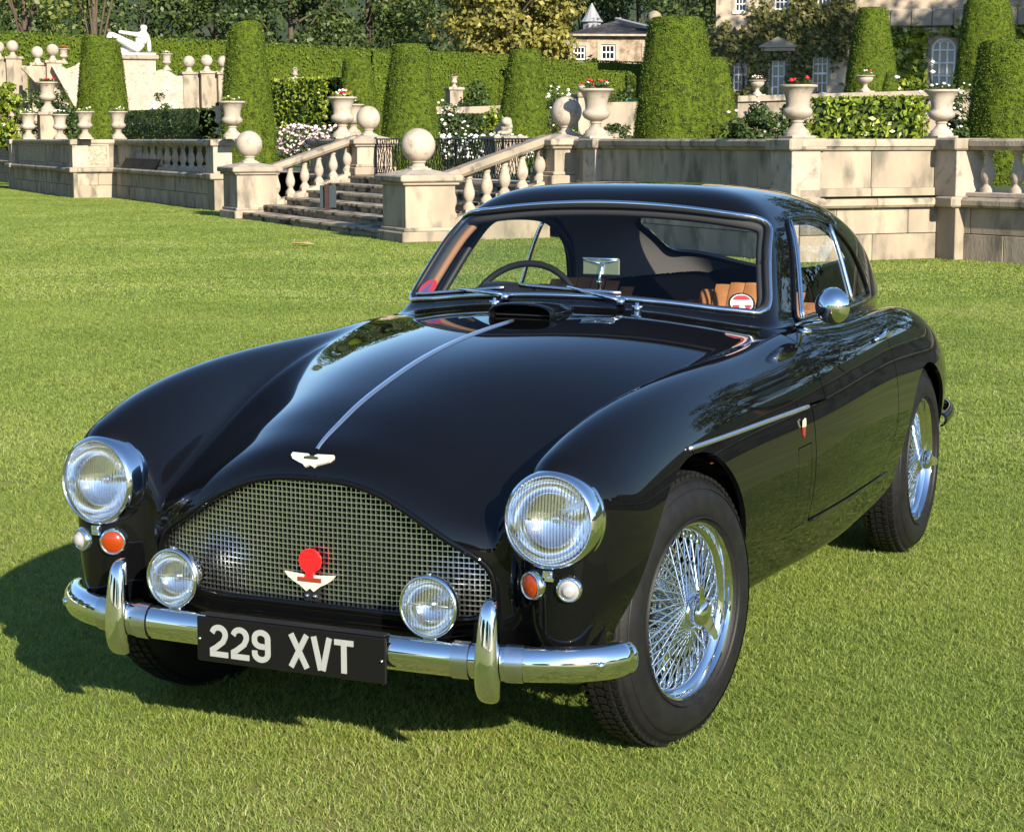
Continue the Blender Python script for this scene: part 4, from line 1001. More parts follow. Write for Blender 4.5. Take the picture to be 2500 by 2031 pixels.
# sloping balustrades
for (uc, lab) in ((u1-PW/2, 'sloping stone stair balustrade between the pier by the sign and the gate'), (u2-PW/2, 'sloping stone stair balustrade climbing from the weathered ball pier')):
    t = thing('stair_balustrade', lab, 'balustrade', UV(uc, 0), TD)
    ya, yb = PD-.05, VW-.32; za, zb_ = .84, 1.42
    MB().prism([(-.16,.0),(-.20,.05),(-.20,.10),(-.15,.145),(.15,.145),(.20,.10),(.20,.05),(.16,0)], 0, 1, lambda a, b, h: (a, ya+(yb-ya)*h, za+(zb_-za)*h+b)).build('handrail', stone_c, t)
    z0, z1 = .16, .80
    MB().prism([(-.17,-.18),(-.17,.05),(-.14,.10),(.14,.10),(.17,.05),(.17,-.18)], 0, 1, lambda a, b, h: (a, ya+(yb-ya)*h, z0+(z1-z0)*h+b)).build('string_course', stone_c, t)
    MB().prism([(ya,0),(yb,0),(yb,.70),(ya,.08)], -.12, .12, lambda a, b, h: (h, a, b)).build('string_wall', stone, t)
    nb = 6
    for i in range(nb):
        f = (i+.6)/nb; y = ya+(yb-ya)*f; zl = z0+(z1-z0)*f+.09; zh = za+(zb_-za)*f+.02
        MB().box(-.085, .085, y-.085, y+.085, zl-.08, zl+.035).build('baluster_foot', stone_l, t)
        baluster(t, (0, y, zl+.03), zh-zl-.03, s=1.12)
# terrace paving and garden ground: one sheet that climbs away behind the wall
# ---- iron gate at the head of the stair
iron = mat('wrought_iron', (.012,.012,.014), rough=.45, metal=.3)
gate = thing('iron_gate', 'black wrought iron gate with twig lattice at the head of the stair', 'gate', UV(u1-PW/2+.40, VW+.02, .80), TD)
gl = (u2-PW/2)-(u1-PW/2)-.80; rr = random.Random(11)
MB().tube([(0,0,.70),(gl,0,.70)], .016, 6).build('top_rail', iron, gate); MB().tube([(0,0,.05),(gl,0,.05)], .014, 6).build('bottom_rail', iron, gate)
for i in range(5): MB().box(i*gl/4-.018, i*gl/4+.018, -.018, .018, 0, .74).build('gate_post', iron, gate)
tw = MB(); nseg = int(gl/.13)
for i in range(nseg):
    x0 = (i+.5)*gl/nseg
    for sgn in (-1, 1):
        xs_ = [x0, x0+sgn*.10+rr.uniform(-.04,.04), x0+sgn*.02+rr.uniform(-.05,.05), x0+sgn*.13+rr.uniform(-.04,.04), x0+sgn*.05]
        tw.tube([(x, rr.uniform(-.015,.015), .05+.65*k/4) for k, x in enumerate(xs_)], .008, 5, cap=False)
stuff(tw.build('twig_lattice', iron, gate, fix=False))
# ---- urns
URN = [(.0005,.0),(.175,.0),(.175,.045),(.155,.05),(.15,.075),(.115,.105),(.08,.15),(.068,.185),(.085,.195),(.085,.215),(.072,.222),(.115,.245),(.165,.275),(.190,.315),(.193,.345),(.180,.375),(.158,.392),(.150,.41),(.152,.46),(.160,.52),(.176,.585),(.200,.635),(.232,.668),(.250,.678),(.255,.692),(.250,.708),(.232,.712),(.205,.705),(.19,.66),(.0005,.65)]
BOWL = [(.0005,.0),(.13,.0),(.13,.03),(.11,.05),(.065,.10),(.05,.16),(.07,.175),(.055,.19),(.12,.225),(.175,.275),(.195,.33),(.19,.37),(.20,.385),(.235,.40),(.24,.415),(.225,.425),(.19,.42),(.0005,.40)]
def urn(loc, label, s=1.0, prof=URN, grp=None, name='stone_urn', plinth=True):
    t = thing(name, label, 'urn', loc, TD, grp); nm = 'u' if prof is URN else 'b'
    b = piece('bowl', (nm, round(s, 3)), lambda: MB().lathe([(r*s*1.08, (z+.03)*s) for r, z in prof], 32), stone_l, t, (0,0,0), True)
    piece('plinth', (nm, round(s, 3)), lambda: MB().box(-.19*s, .19*s, -.19*s, .19*s, 0, .035*s, .006), stone_l, t)
    return t
# ================================================================== plants
def leaf_mat(name, c1, c2, c3=None, rough=.45, transl=.28, spec=.4):
    if name in MATS: return MATS[name]
    m = bpy.data.materials.new(name); m.use_nodes = True; nt = m.node_tree; p = nt.nodes['Principled BSDF']; out = nt.nodes['Material Output']
    ge = nd(nt, 'ShaderNodeNewGeometry'); r = nd(nt, 'ShaderNodeValToRGB'); e = r.color_ramp.elements
    e[0].color = (*c1, 1); e[1].color = (*c2, 1)
    if c3 is not None: x = e.new(.86); x.color = (*c2, 1); e[-1].color = (*c3, 1)
    nt.links.new(ge.outputs['Random Per Island'], r.inputs[0]); nt.links.new(r.outputs[0], p.inputs['Base Color'])
    p.inputs['Roughness'].default_value = rough; p.inputs['Specular IOR Level'].default_value = spec
    tr = nd(nt, 'ShaderNodeBsdfTranslucent'); nt.links.new(r.outputs[0], tr.inputs['Color']); mx = nd(nt, 'ShaderNodeMixShader'); mx.inputs[0].default_value = transl
    nt.links.new(p.outputs[0], mx.inputs[1]); nt.links.new(tr.outputs[0], mx.inputs[2]); nt.links.new(mx.outputs[0], out.inputs[0])
    MATS[name] = m; return m
def unit(a): return a/(np.linalg.norm(a, axis=-1, keepdims=True)+1e-9)
def leaf_geo(C, N, size, aspect=.5, jit=.7, var=.35, fold=.25):
    n = len(C); Nn = unit(unit(N)+RNG.normal(size=(n, 3))*jit); t = unit(np.cross(Nn, RNG.normal(size=(n, 3)))); b = np.cross(Nn, t)
    s = size*(1+RNG.uniform(-var, var, n))[:, None]
    V = np.stack([C-t*s*.5, C+b*s*aspect*.5+Nn*s*fold*.3, C+t*s*.5, C-b*s*aspect*.5+Nn*s*fold*.3], 1).reshape(-1, 3)
    return V, np.arange(4*n).reshape(n, 4)
def leaves_obj(name, C, N, size, material, parent, aspect=.5, jit=.7, st=True, origin=None):
    V, F = leaf_geo(C, N, size, aspect, jit)
    if origin is not None: V = V-np.asarray(origin)
    o = link(name, np_mesh(name, V, F), material, parent)
    if st: stuff(o)
    return o
def ell_clumps(c, r, nc, nl, cr, shell=.55, low=-.75):
    d = unit(RNG.normal(size=(nc*3, 3))); d = d[d[:, 2] > low][:nc]; k = RNG.uniform(shell, 1, len(d))[:, None]; cc = np.asarray(c)+d*k*np.asarray(r)
    m = nl//len(cc); off = RNG.normal(size=(len(cc), m, 3)); off = unit(off)*RNG.uniform(.35, 1, (len(cc), m, 1))**.6*(cr*RNG.uniform(.65, 1.3, (len(cc), 1, 1)))*np.array([1, 1, .72])
    P = (cc[:, None]+off).reshape(-1, 3); N = (unit(off)*.8+d[:, None]*.5+np.array([0, 0, .35])).reshape(-1, 3); return P, N
bark = mat('bark', (.10,.075,.05), rough=.95, color2=(.06,.045,.032), scale=9, bump=.8, bump_scale=14)
def tree(loc, label, h, r, leafm, nl=9000, nc=46, leaf=.26, trunk=.28, grp=None, low=.28, cr=None, limbs=6, name='broadleaf_tree'):
    t = thing(name, label, 'tree', tuple(loc), RNG.uniform(0, 6), grp); cz = h*(low+(1-low)*.52); rz = h*(1-low)*.52
    mb = MB(); mb.tube([(0,0,-.3),(.05,0,h*.15),(-.04,.05,h*.35),(.03,0,h*.6),(0,0,h*.8)], [trunk*1.25,trunk,trunk*.85,trunk*.55,trunk*.2], 9)
    for i in range(limbs):
        a = 2*math.pi*i/limbs+RNG.uniform(-.4,.4); z0 = h*RNG.uniform(.25,.5); e = np.array([math.cos(a)*r*.75, math.sin(a)*r*.75, cz+RNG.uniform(-.1,.4)*rz]); s0 = np.array([0,0,z0])
        mb.tube([s0, s0*.6+e*.4+np.array([0,0,.5]), e], [trunk*.45,trunk*.28,trunk*.08], 6)
    mb.build('trunk', bark, t, True)
    P, N = ell_clumps((0,0,cz), (r, r, rz), nc, nl, cr or r*.34)
    leaves_obj('crown', P, N, leaf, leafm, t, .62, .55); return t
def bush(loc, label, rad, leafm, nl=2600, leaf=.07, flowers=None, grp=None, name='garden_shrub', cat='shrub', nc=26, group=None):
    t = thing(name, label, cat, tuple(loc), 0, group or grp); rad = np.asarray(rad, float)
    st_ = MB()
    for i in range(5): a = i*1.3; st_.tube([(0,0,-.05),(.3*rad[0]*math.cos(a), .3*rad[1]*math.sin(a), rad[2]*.7),(.7*rad[0]*math.cos(a), .7*rad[1]*math.sin(a), rad[2]*1.3)], [.03,.02,.008], 5)
    st_.build('stem', bark, t, True)
    P, N = ell_clumps((0,0,rad[2]), rad, nc, nl, float(rad.mean())*.36, .4, -.9); leaves_obj('foliage', P, N, leaf, leafm, t, .55, .6)
    if flowers:
        fm, fn, fs = flowers; d = unit(RNG.normal(size=(fn*3, 3))); d = d[d[:, 2] > -.5][:fn]; C = np.array([0,0,rad[2]])+d*rad*RNG.uniform(.92, 1.12, (len(d), 1)); blossoms('blossoms', C, fs, fm, t)
    return t
ICO_V = []; 
def blossoms(name, C, size, material, parent):
    """small many-petalled heads"""
    V = []; F = []; n = 0
    base = unit(np.array([(0,0,1.2),(1,0,.25),(.31,.95,.25),(-.81,.59,.25),(-.81,-.59,.25),(.31,-.95,.25),(0,0,-.8)], float))
    fc = [(0,1,2),(0,2,3),(0,3,4),(0,4,5),(0,5,1),(6,2,1),(6,3,2),(6,4,3),(6,5,4),(6,1,5)]
    for c in C:
        s = size*RNG.uniform(.6, 1.3); a = RNG.uniform(0, 6); R_ = np.array([[math.cos(a),-math.sin(a),0],[math.sin(a),math.cos(a),0],[0,0,1]])
        V.append(np.asarray(c)+(base*np.array([1,1,.75])*s)@R_.T); F.append(np.array(fc)+n); n += 7
    return stuff(link(name, np_mesh(name, np.concatenate(V), np.concatenate(F)), material, parent))
f_red = mat('red_petals', (.62,.018,.025), rough=.6, color2=(.42,.01,.02), scale=14); f_white = mat('white_petals', (.78,.76,.72), rough=.6); f_pink = mat('pink_petals', (.70,.42,.46), rough=.6, color2=(.78,.68,.66), scale=10)
yew = leaf_mat('yew_leaf', (.046,.084,.009), (.116,.168,.018), (.19,.22,.03), rough=.6, transl=.2, spec=.2)
yew_in = mat('yew_core', (.046,.072,.007), rough=.95, color2=(.088,.118,.010), scale=9, lo=.3, hi=.7, color3=(.018,.026,.006), scale3=11, lo3=.46, hi3=.66, bump=1.0, bump_scale=40, spec=.1)
laurel = leaf_mat('laurel_leaf', (.07,.115,.010), (.24,.31,.025), (.46,.48,.08), rough=.32, transl=.3, spec=.5)
boxl = leaf_mat('box_leaf', (.018,.040,.008), (.050,.090,.014), (.10,.14,.03), rough=.45)
rosel = leaf_mat('rose_leaf', (.022,.045,.010), (.060,.100,.020), (.13,.16,.05), rough=.45)
darkl = leaf_mat('dark_tree_leaf', (.022,.042,.010), (.060,.094,.018), (.12,.155,.035), rough=.5, transl=.2)
midl = leaf_mat('mid_tree_leaf', (.034,.062,.011), (.088,.132,.024), (.16,.20,.045), rough=.5, transl=.25)
palel = leaf_mat('pale_tree_leaf', (.08,.12,.02), (.20,.24,.05), (.32,.34,.10), rough=.45, transl=.35)
goldl = leaf_mat('golden_leaf', (.12,.115,.022), (.29,.26,.052), (.43,.38,.11), rough=.5, transl=.3)
vinel = leaf_mat('vine_leaf', (.065,.072,.020), (.18,.175,.050), (.36,.30,.12), rough=.5)
def uv_of(p): q = np.asarray(p)[:2]-TO; return float(q@E1), float(q@E2)
def gz(x, y):
    """garden height: terrace at 0.8 m, climbing away from the wall"""
    v = (np.stack([np.asarray(x, float), np.asarray(y, float)], -1)-TO)@E2
    return np.interp(v, [0, 12, 18, 30, 60, 90, 140, 320], [.8, .8, 1.1, 1.7, 3.4, 4.6, 6.2, 16.0])
def spot(px, dep, z=None):
    p = at_depth(px, 292, dep); g = float(gz(p[0], p[1])) if z is None else z; return np.array([p[0], p[1], g])
def zrow(px, py, dep): return float(at_depth(px, py, dep)[2])
def wid(npx, dep): return npx*PS*dep/4681.1
# garden ground behind the walls
def sheet(name, u0, u1, vs, material, zf=None):
    us = np.linspace(u0, u1, 60); P = []; F = []
    for u in us:
        for v in vs: q = UV(u, v); P.append((q[0], q[1], float(gz(q[0], q[1])) if zf is None else zf))
    n = len(vs)
    for i in range(59):
        for k in range(n-1): F.append((i*n+k, (i+1)*n+k, (i+1)*n+k+1, i*n+k+1))
    return struct(link(name, mesh(name, P, F), material))
soil = mat('garden_turf', (.055,.085,.015), rough=.95, color2=(.035,.05,.014), scale=.6, color3=(.09,.075,.045), scale3=.25, lo3=.55, hi3=.65)
paving = mat('terrace_paving', (.36,.31,.23), rough=.9, color2=(.26,.22,.165), scale=1.4, bump=.3)
far_v = [3.1, 5.2, 9, 12, 18, 24, 30, 45, 60, 90, 140, 220, 320]
sheet('garden_slope', -170, uC+.2, far_v, soil); sheet('garden_slope', uC+.2, 260, [6.3]+far_v[2:], soil); qd = [UV(uC+.2, V5+.2, .79), UV(uC+7, V5+1.55, .79), UV(uC+7, 6.4, .79), UV(uC+.2, 6.4, .79)]; struct(link('terrace_paving', mesh('terrace_paving', qd, [(0,1,2,3)]), paving)); sheet('terrace_paving', -60, uR+.1, [1.05, 3.12], paving, .801)
MB().box(.3, sw1+.4, VW-.05, VW+.9, .2, .806).build('stair_landing', paving, stair)
# ---- clipped yews
def topiary(px, dep, wpx, ytop, label, topf=.62, z0=None, slope=.0, pw=1.7, n_leaf=3800, leaf=.075, lean=0.0):
    b = spot(px, dep, z0); R_ = wid(wpx, dep)/2; H = zrow(px, ytop, dep)-b[2]; t = thing('clipped_yew', label, 'topiary', tuple(b), RNG.uniform(0, 6.28))
    na, nz = 72, 64; V = []; ph = RNG.uniform(0, 6, 8)
    def rad(a, f):
        base = R_*(1-(1-topf)*f**pw); rnd = 1-np.clip((f-.955)/.045, 0, 1)**2*.10
        return base*rnd*(1+.018*np.sin(3*a+ph[0]+4*f)+.022*np.sin(5*a+ph[1]-7*f)+.010*np.sin(11*a+ph[2]+13*f)+.008*np.sin(17*f+ph[3]+2*a))
    A = np.linspace(0, 2*math.pi, na, endpoint=False); Z = np.linspace(0, 1, nz)
    aa, zz_ = np.meshgrid(A, Z); rr_ = rad(aa, zz_)+RNG.normal(size=aa.shape)*R_*.012
    P = np.stack([rr_*np.cos(aa)+lean*zz_*R_, rr_*np.sin(aa), zz_*H*(1+slope*np.cos(aa)*.5*zz_**6)], -1).reshape(-1, 3)
    F = [(k*na+i, k*na+(i+1) % na, k*na+na+(i+1) % na, k*na+na+i) for k in range(nz-1) for i in range(na)]
    top = P[-na:]; c0 = top.mean(0); m = len(P); P2 = [P]
    for f in (.8, .55, .25): P2.append(c0+(top-c0)*f+np.array([0,0,H*.006*(1-f)])+RNG.normal(size=(na, 3))*.006)
    P = np.concatenate(P2)
    for j in range(3):
        b0 = m-na+j*na; F += [(b0+i, b0+(i+1) % na, b0+na+(i+1) % na, b0+na+i) for i in range(na)]
    F.append(tuple(range(len(P)-na, len(P))))
    link('clipped_body', mesh('clipped_body', P, F), yew_in, t, True)
    n_leaf = int(n_leaf*3.4); k = int(n_leaf*.86); a = RNG.uniform(0, 2*math.pi, k); f = RNG.uniform(0, 1, k); r_ = rad(a, f)+RNG.uniform(-.015, .05, k)*RNG.uniform(.3, 1, k)
    C = np.stack([r_*np.cos(a)+lean*f*R_, r_*np.sin(a), f*H*(1+slope*np.cos(a)*.5*f**6)], -1); N = np.stack([np.cos(a), np.sin(a), np.full(k, .35)], -1)
    k2 = n_leaf-k; a = RNG.uniform(0, 6.28, k2); q = np.sqrt(RNG.uniform(0, 1, k2))*R_*topf*.92
    C = np.concatenate([C, np.stack([q*np.cos(a)+lean*R_, q*np.sin(a), np.full(k2, H)], -1)]); N = np.concatenate([N, np.tile([0,0,1.0], (k2, 1))])
    leaves_obj('shoots', C, N, leaf*.44, yew, t, .42, .75); return t
topiary(217, 60, 112, 83, 'tapered clipped yew standing before the white statue', .66, slope=.05, n_leaf=4200, leaf=.11)
topiary(518, 45, 116, 56, 'tall column of clipped yew behind the paired urns and laurel', .56, slope=.06, leaf=.09, n_leaf=5200)
topiary(747, 54, 92, 126, 'small stubby clipped yew peeping between two taller ones above a flowered urn', .60, n_leaf=2600, leaf=.09)
topiary(857, 43, 124, 95, 'bell-sided clipped yew rising behind the iron gate', .54, leaf=.085, n_leaf=5200)
topiary(1090, 50, 108, 106, 'clipped yew with a slanted flat top behind the stone lion', .56, lean=-.16, leaf=.09, n_leaf=4200)
topiary(1410, 34, 176, 40, 'largest clipped yew cone standing before the slate-roofed lodge', .60, slope=.0, pw=1.9, n_leaf=9000, leaf=.075)
topiary(1488, 40, 118, 122, 'slim clipped yew half hidden behind the largest yew cone', .40, n_leaf=2800, leaf=.08)
topiary(1814, 62, 122, 20, 'clipped yew against the vine-covered manor with a shallow urn before it', .46, pw=1.6, n_leaf=4200, leaf=.12)
topiary(1853, 60, 44, 152, 'small dark clipped yew dome tucked beside the taller one', .30, pw=2.2, n_leaf=900, leaf=.10)
topiary(2052, 52, 142, 2, 'tall clipped yew beside the arched manor window', .62, n_leaf=4200, leaf=.10)
topiary(2098, 29, 164, 88, 'squat broad clipped yew seen through the stone balusters', .70, n_leaf=6500, leaf=.07)
# ---- clipped hedges
def hedge(pts, label, ztop, zbase, thick, leafm, corem, leaf=.14, dens=60, grp=None, name='clipped_hedge', dip=None):
    P0 = np.array(pts[0]); t = thing(name, label, 'hedge', (float(P0[0]), float(P0[1]), zbase), 0, grp); V = []; F = []; C = []; N = []; m = 0
    for (a, b) in zip(pts[:-1], pts[1:]):
        a, b = np.array(a[:2]), np.array(b[:2]); L = np.linalg.norm(b-a); d = (b-a)/L; nn = np.array([d[1], -d[0]]); n = max(4, int(L/.6)); H = ztop-zbase
        sec = [(-thick/2*.96, 0), (-thick/2*.94, H*.5), (-thick/2*.9, H*.95), (-thick/2*.8, H*.98), (thick/2*.8, H*.98), (thick/2*.94, H*.5), (thick/2*.96, 0)]
        for i in range(n+1):
            q = a+d*(.12+(L-.24)*i/n); wob = RNG.normal(size=7)*.03
            for (s, z), w_ in zip(sec, wob): p = q-nn*(s+w_)*-1-P0[:2]; V.append((p[0], p[1], z+w_*.6))
        for i in range(n):
            for k in range(6): F.append((m+i*7+k, m+i*7+k+1, m+(i+1)*7+k+1, m+(i+1)*7+k))
        m += (n+1)*7
        side = nn if nn@(CAM_POS[:2]-a) > 0 else -nn
        k1 = int(L*H*dens); s = RNG.uniform(0, L, k1); C.append(np.stack([*(a[:, None]+d[:, None]*s+side[:, None]*(thick/2+.01)-P0[:2, None]), RNG.uniform(0, H, k1)], -1)); N.append(np.tile([side[0], side[1], .4], (k1, 1)))
        for e_, sg in ((a, -1), (b, 1)):
            k3 = int(H*thick*dens); w_ = RNG.uniform(-.5, .5, k3)*thick; C.append(np.stack([*(e_[:, None]-d[:, None]*sg*.05+side[:, None]*w_-P0[:2, None]), RNG.uniform(0, H, k3)], -1)); N.append(np.tile([d[0]*sg, d[1]*sg, .4], (k3, 1)))
        k2 = int(L*thick*dens*1.3); s = RNG.uniform(0, L, k2); w_ = RNG.uniform(-.5, .5, k2)*thick; C.append(np.stack([*(a[:, None]+d[:, None]*s+side[:, None]*w_-P0[:2, None]), np.full(k2, H+.01)], -1)); N.append(np.tile([0, 0, 1.0], (k2, 1)))
    link('hedge_core', mesh('hedge_core', V, F), corem, t, True); leaves_obj('shoots', np.concatenate(C), np.concatenate(N), leaf, leafm, t, .5, .8); return t
def hp(px, dep): return spot(px, dep)[:2]
hedge([hp(-90, 84), hp(463, 94), hp(760, 102), hp(1055, 110), hp(1125, 112)], 'long clipped yew hedge running behind the statue and stone stairs', 6.2, .8, 1.6, yew, yew_in, .13, 55)
hedge([hp(1060, 100), hp(1285, 108), hp(1300, 116)], 'lower clipped yew hedge below the golden tree', 5.2, .8, 1.5, yew, yew_in, .13, 50)
hedge([hp(1120, 120), hp(1480, 128)], 'clipped hedge just under the lodge windows', 6.35, 1.5, 1.5, yew, yew_in, .16, 38)
hedge([hp(568, 58), hp(712, 55)], 'glossy bright laurel hedge between two clipped yews', zrow(640, 168, 56), .8, 1.1, laurel, boxl and mat('laurel_core', (.03,.05,.008), rough=.9), .17, 170)
hedge([hp(1700, 29.5), hp(1930, 28.8)], 'glossy laurel hedge growing between the two great urns', zrow(1800, 208, 29), .8, .9, laurel, MATS['laurel_core'], .115, 330)
hedge([hp(268, 56), hp(450, 50)], 'dark low box hedge behind the far balustrade', zrow(350, 232, 53), .8, .9, boxl, MATS['laurel_core'], .09, 180)
hedge([hp(905, 52), hp(1050, 50)], 'low green box hedge behind the iron gate', zrow(980, 240, 51), .8, .8, boxl, MATS['laurel_core'], .09, 160)
# ---- shrubs and roses
def B(px, dep, ytop, wpx, label, leafm, **k):
    b = spot(px, dep); h = zrow(px, ytop, dep)-b[2]; r = wid(wpx, dep)/2; return bush(b, label, (r, r*.8, max(h/2, .2)), leafm, **k)
B(22, 62, 165, 70, 'bright laurel bush at the outer end of the upper balustrade', laurel, leaf=.16, nl=2200)
B(100, 66, 175, 130, 'dark rounded evergreen shrub behind the tall far urn', boxl, leaf=.13, nl=3200)
B(150, 58, 232, 60, 'dark low shrub between the paired far urns', boxl, leaf=.10, nl=1500)
B(347, 58, 188, 66, 'bushy rose with clustered white flowers before the curved stone wall', rosel, leaf=.10, nl=1500, flowers=(f_white, 70, .075), name='rose_bush')
B(930, 50, 215, 90, 'loose white rose bush beside the bell-sided yew', rosel, leaf=.09, nl=2400, flowers=(f_white, 60, .05), name='rose_bush')
B(1000, 64, 160, 120, 'dark leafy shrub beside the pedestal urn below the long hedge', boxl, leaf=.13, nl=3000)
B(1028, 48, 226, 60, 'yellow-green shrub beside the stone lion', laurel, leaf=.10, nl=1200)
B(1165, 58, 178, 80, 'tall white rose standing behind the upper ball finial', rosel, leaf=.09, nl=1600, flowers=(f_white, 60, .06), name='rose_bush')
B(1183, 33, 240, 50, 'yellow-green shrub squeezed between the ball finial and the great urn', laurel, leaf=.08, nl=900)
B(1300, 62, 178, 90, 'green shrub beside the teal bench under the lodge', rosel, leaf=.12, nl=2000)
B(1290, 40, 240, 60, 'low grey-green shrub at the foot of the largest yew cone', rosel, leaf=.08, nl=1200)
B(1570, 33, 205, 120, 'dark rose bush with pink blooms beside the laurel hedge', rosel, leaf=.08, nl=3600, flowers=(f_pink, 20, .04), name='rose_bush')
B(1650, 34, 215, 110, 'dark shrub rose behind the great corner urn', rosel, leaf=.08, nl=3000, flowers=(f_white, 10, .035), name='rose_bush')
B(2010, 31, 180, 70, 'white rose bush between the right urn and the squat yew', rosel, leaf=.075, nl=2200, flowers=(f_white, 42, .032), name='rose_bush')
B(1990, 27.5, 255, 80, 'dark rose at the foot of the urn beside the squat yew', rosel, leaf=.07, nl=1600, flowers=(f_white, 16, .032), name='rose_bush')
# pink flower border in front of the laurel hedge, white border behind the gate
def border(px0, px1, d0, d1, label, h, fm, n, fs, leafm):
    t = thing('flower_border', label, 'flower bed', tuple(spot(px0, d0)), 0); o0 = spot(px0, d0); o1 = spot(px1, d1); k = RNG.uniform(0, 1, n*5)[:, None]; C = (o1-o0)*k+np.stack([RNG.normal(size=n*5)*.25, RNG.normal(size=n*5)*.25, RNG.uniform(.05, h, n*5)], -1)
    leaves_obj('foliage', C, np.tile([0,-.5,.6], (n*5, 1)), .10, leafm, t, .4, .9)
    k = RNG.uniform(0, 1, n)[:, None]; C = (o1-o0)*k+np.stack([RNG.normal(size=n)*.22, RNG.normal(size=n)*.22, RNG.uniform(.3*h, h*1.08, n)], -1); blossoms('blossoms', C, fs, fm, t)
border(578, 700, 50, 47, 'border of pale pink flowers below the bright laurel hedge', .98, f_pink, 240, .06, rosel)
border(880, 1120, 46, 43, 'border of white flowers seen through the iron gate', .75, f_white, 200, .06, rosel)
border(1880, 1990, 36, 35, 'low white flowers along the upper manor terrace', 2.0, f_white, 20, .05, rosel)
# ---- urns and their plants
def planted(px, dep, ybase, ytop, label, fl, plabel, prof=URN, hz=None, base=None):
    H = .74 if prof is URN else .455; b = at_depth(px, ybase, dep) if base is None else np.array(base); s = (zrow(px, ytop, dep)-b[2])/H
    u_ = urn(tuple(b), label, s, prof); rim = .19*s; z0 = b[2]+(.70 if prof is URN else .42)*s
    t = thing('potted_flowers', plabel, 'flowers', (b[0], b[1], z0), 0)
    n = 150; a = RNG.uniform(0, 6.28, n); q = np.sqrt(RNG.uniform(0, 1, n))*rim; C = np.stack([q*np.cos(a), q*np.sin(a), RNG.uniform(.0, .11, n)*s], -1); leaves_obj('foliage', C, np.tile([0,0,1.0], (n, 1)), .075*s, rosel if len(plabel) % 2 else laurel, t, .6, 1.0)
    for fm, m in fl:
        a = RNG.uniform(0, 6.28, m); q = np.sqrt(RNG.uniform(0, 1, m))*rim*.95; blossoms('blossoms', np.stack([q*np.cos(a), q*np.sin(a), RNG.uniform(.06, .17, m)*s], -1), .035*s, fm, t)
R8, W8 = (f_red, 9), (f_white, 8)
def wall_u(px, v): p = UV(U(px, v), v); return depth_of((p[0], p[1], 1.5))
zt = 1.507
def planted_on(px, v, ytop, label, fl, plabel):
    d = wall_u(px, v); p = UV(U(px, v), v, zt); planted(px, d, 288, ytop, label, fl, plabel, base=p)
planted_on(1661, VW+.16, 178, 'great stone urn on the sunlit wall corner beside the laurel hedge', [R8], 'red geranium and green leaves in the corner urn')
planted_on(1960, V5+.14, 188, 'great stone urn where the baluster wall begins by the white rose', [(f_pink, 3), (f_white, 5)], 'small pale flowers in the urn by the white rose')
planted_on(1243, VW+.16, 186, 'great stone urn right beside the ball finial on the stair pier', [R8, (f_white, 5)], 'red and white flowers in the urn beside the ball finial')
planted_on(716, VW+.16, 203, 'stone urn full of red and white flowers beside the upper ball pier', [(f_red, 12), (f_white, 12)], 'red and white blooms in the urn by the upper ball pier')
planted_on(487, VL+.2, 212, 'large stone urn at the end of the far balustrade before the tall yew column', [(f_white, 4)], 'sparse white flowers in the urn before the tall yew column')
planted(464, 46, 280, 222, 'stone urn half hidden behind the large one by the tall yew column', [(f_red, 5)], 'red flower in the half hidden urn')
planted(738, 44, 283, 218, 'stone urn half hidden behind the one with red and white flowers', [(f_white, 3)], 'few flowers in the half hidden urn by the upper ball pier')
planted_on(180, -.1, 233, 'stone urn over the sunlit corner of the projecting bay', [(f_white, 7)], 'upright white flowers in the urn over the bay corner')
planted_on(249, VL+.15, 233, 'stone urn where the far balustrade meets the bay return', [(f_white, 5)], 'white flowers in the urn where the far balustrade starts')
planted_on(62, -.1, 237, 'stone urn on the outer end of the projecting bay', [(f_white, 8)], 'white flowers in the outermost bay urn')
planted_on(128, -.1, 239, 'stone urn in the middle of the projecting bay', [(f_white, 9), (f_pink, 5)], 'white and lilac flowers in the middle bay urn')
ped = lambda px, dep, y0, wm, lab: None
def pedestal(px, dep, ytop, wm, label, zb=None, grp=None, ball=None):
    b = spot(px, dep); zt_ = zrow(px, ytop, dep); zb = b[2]-.3 if zb is None else zb; t = thing('stone_pedestal', label, 'pedestal', (b[0], b[1], zb), TD, grp); H = zt_-zb
    MB().box(-wm/2, wm/2, -wm/2, wm/2, 0, H-.10, .01).build('shaft', stone, t); MB().box(-wm/2-.06, wm/2+.06, -wm/2-.06, wm/2+.06, H-.105, H, .015).build('cap', stone_c, t)
    if ball:
        r = ball; MB().lathe([(r*.8,H-.002),(r*.45,H+.10),(r*.38,H+.18),(r*.5,H+.2)], 16).build('finial_neck', stone_l, t, 'auto'); zc = H+.17+r
        MB().lathe([(max(.0006, r*math.sin(a)), zc-r*math.cos(a)) for a in np.linspace(0, math.pi, 17)], 24, cap=False).build('finial_ball', stone_l, t, True)
    return t
pedestal(100, 62, 234, .55, 'stone pedestal of the tall urn behind the projecting bay'); planted(100, 62, 234, 172, 'tall stone urn with red flowers on the rear pedestal', [R8], 'bright red flowers in the tall rear urn')
pedestal(948, 70, 183, .5, 'stone pedestal under the small planter beside the dark shrub'); planted(948, 70, 183, 160, 'small planter urn on the pedestal below the long hedge', [(f_red, 5), (f_white, 5)], 'red flowers in the small pedestal planter')
pedestal(616, 70, 163, .4, 'stone pedestal rising over the bright laurel hedge'); planted(616, 70, 166, 145, 'small urn of red and white flowers above the bright laurel hedge', [R8, W8], 'red and white flowers above the laurel hedge')
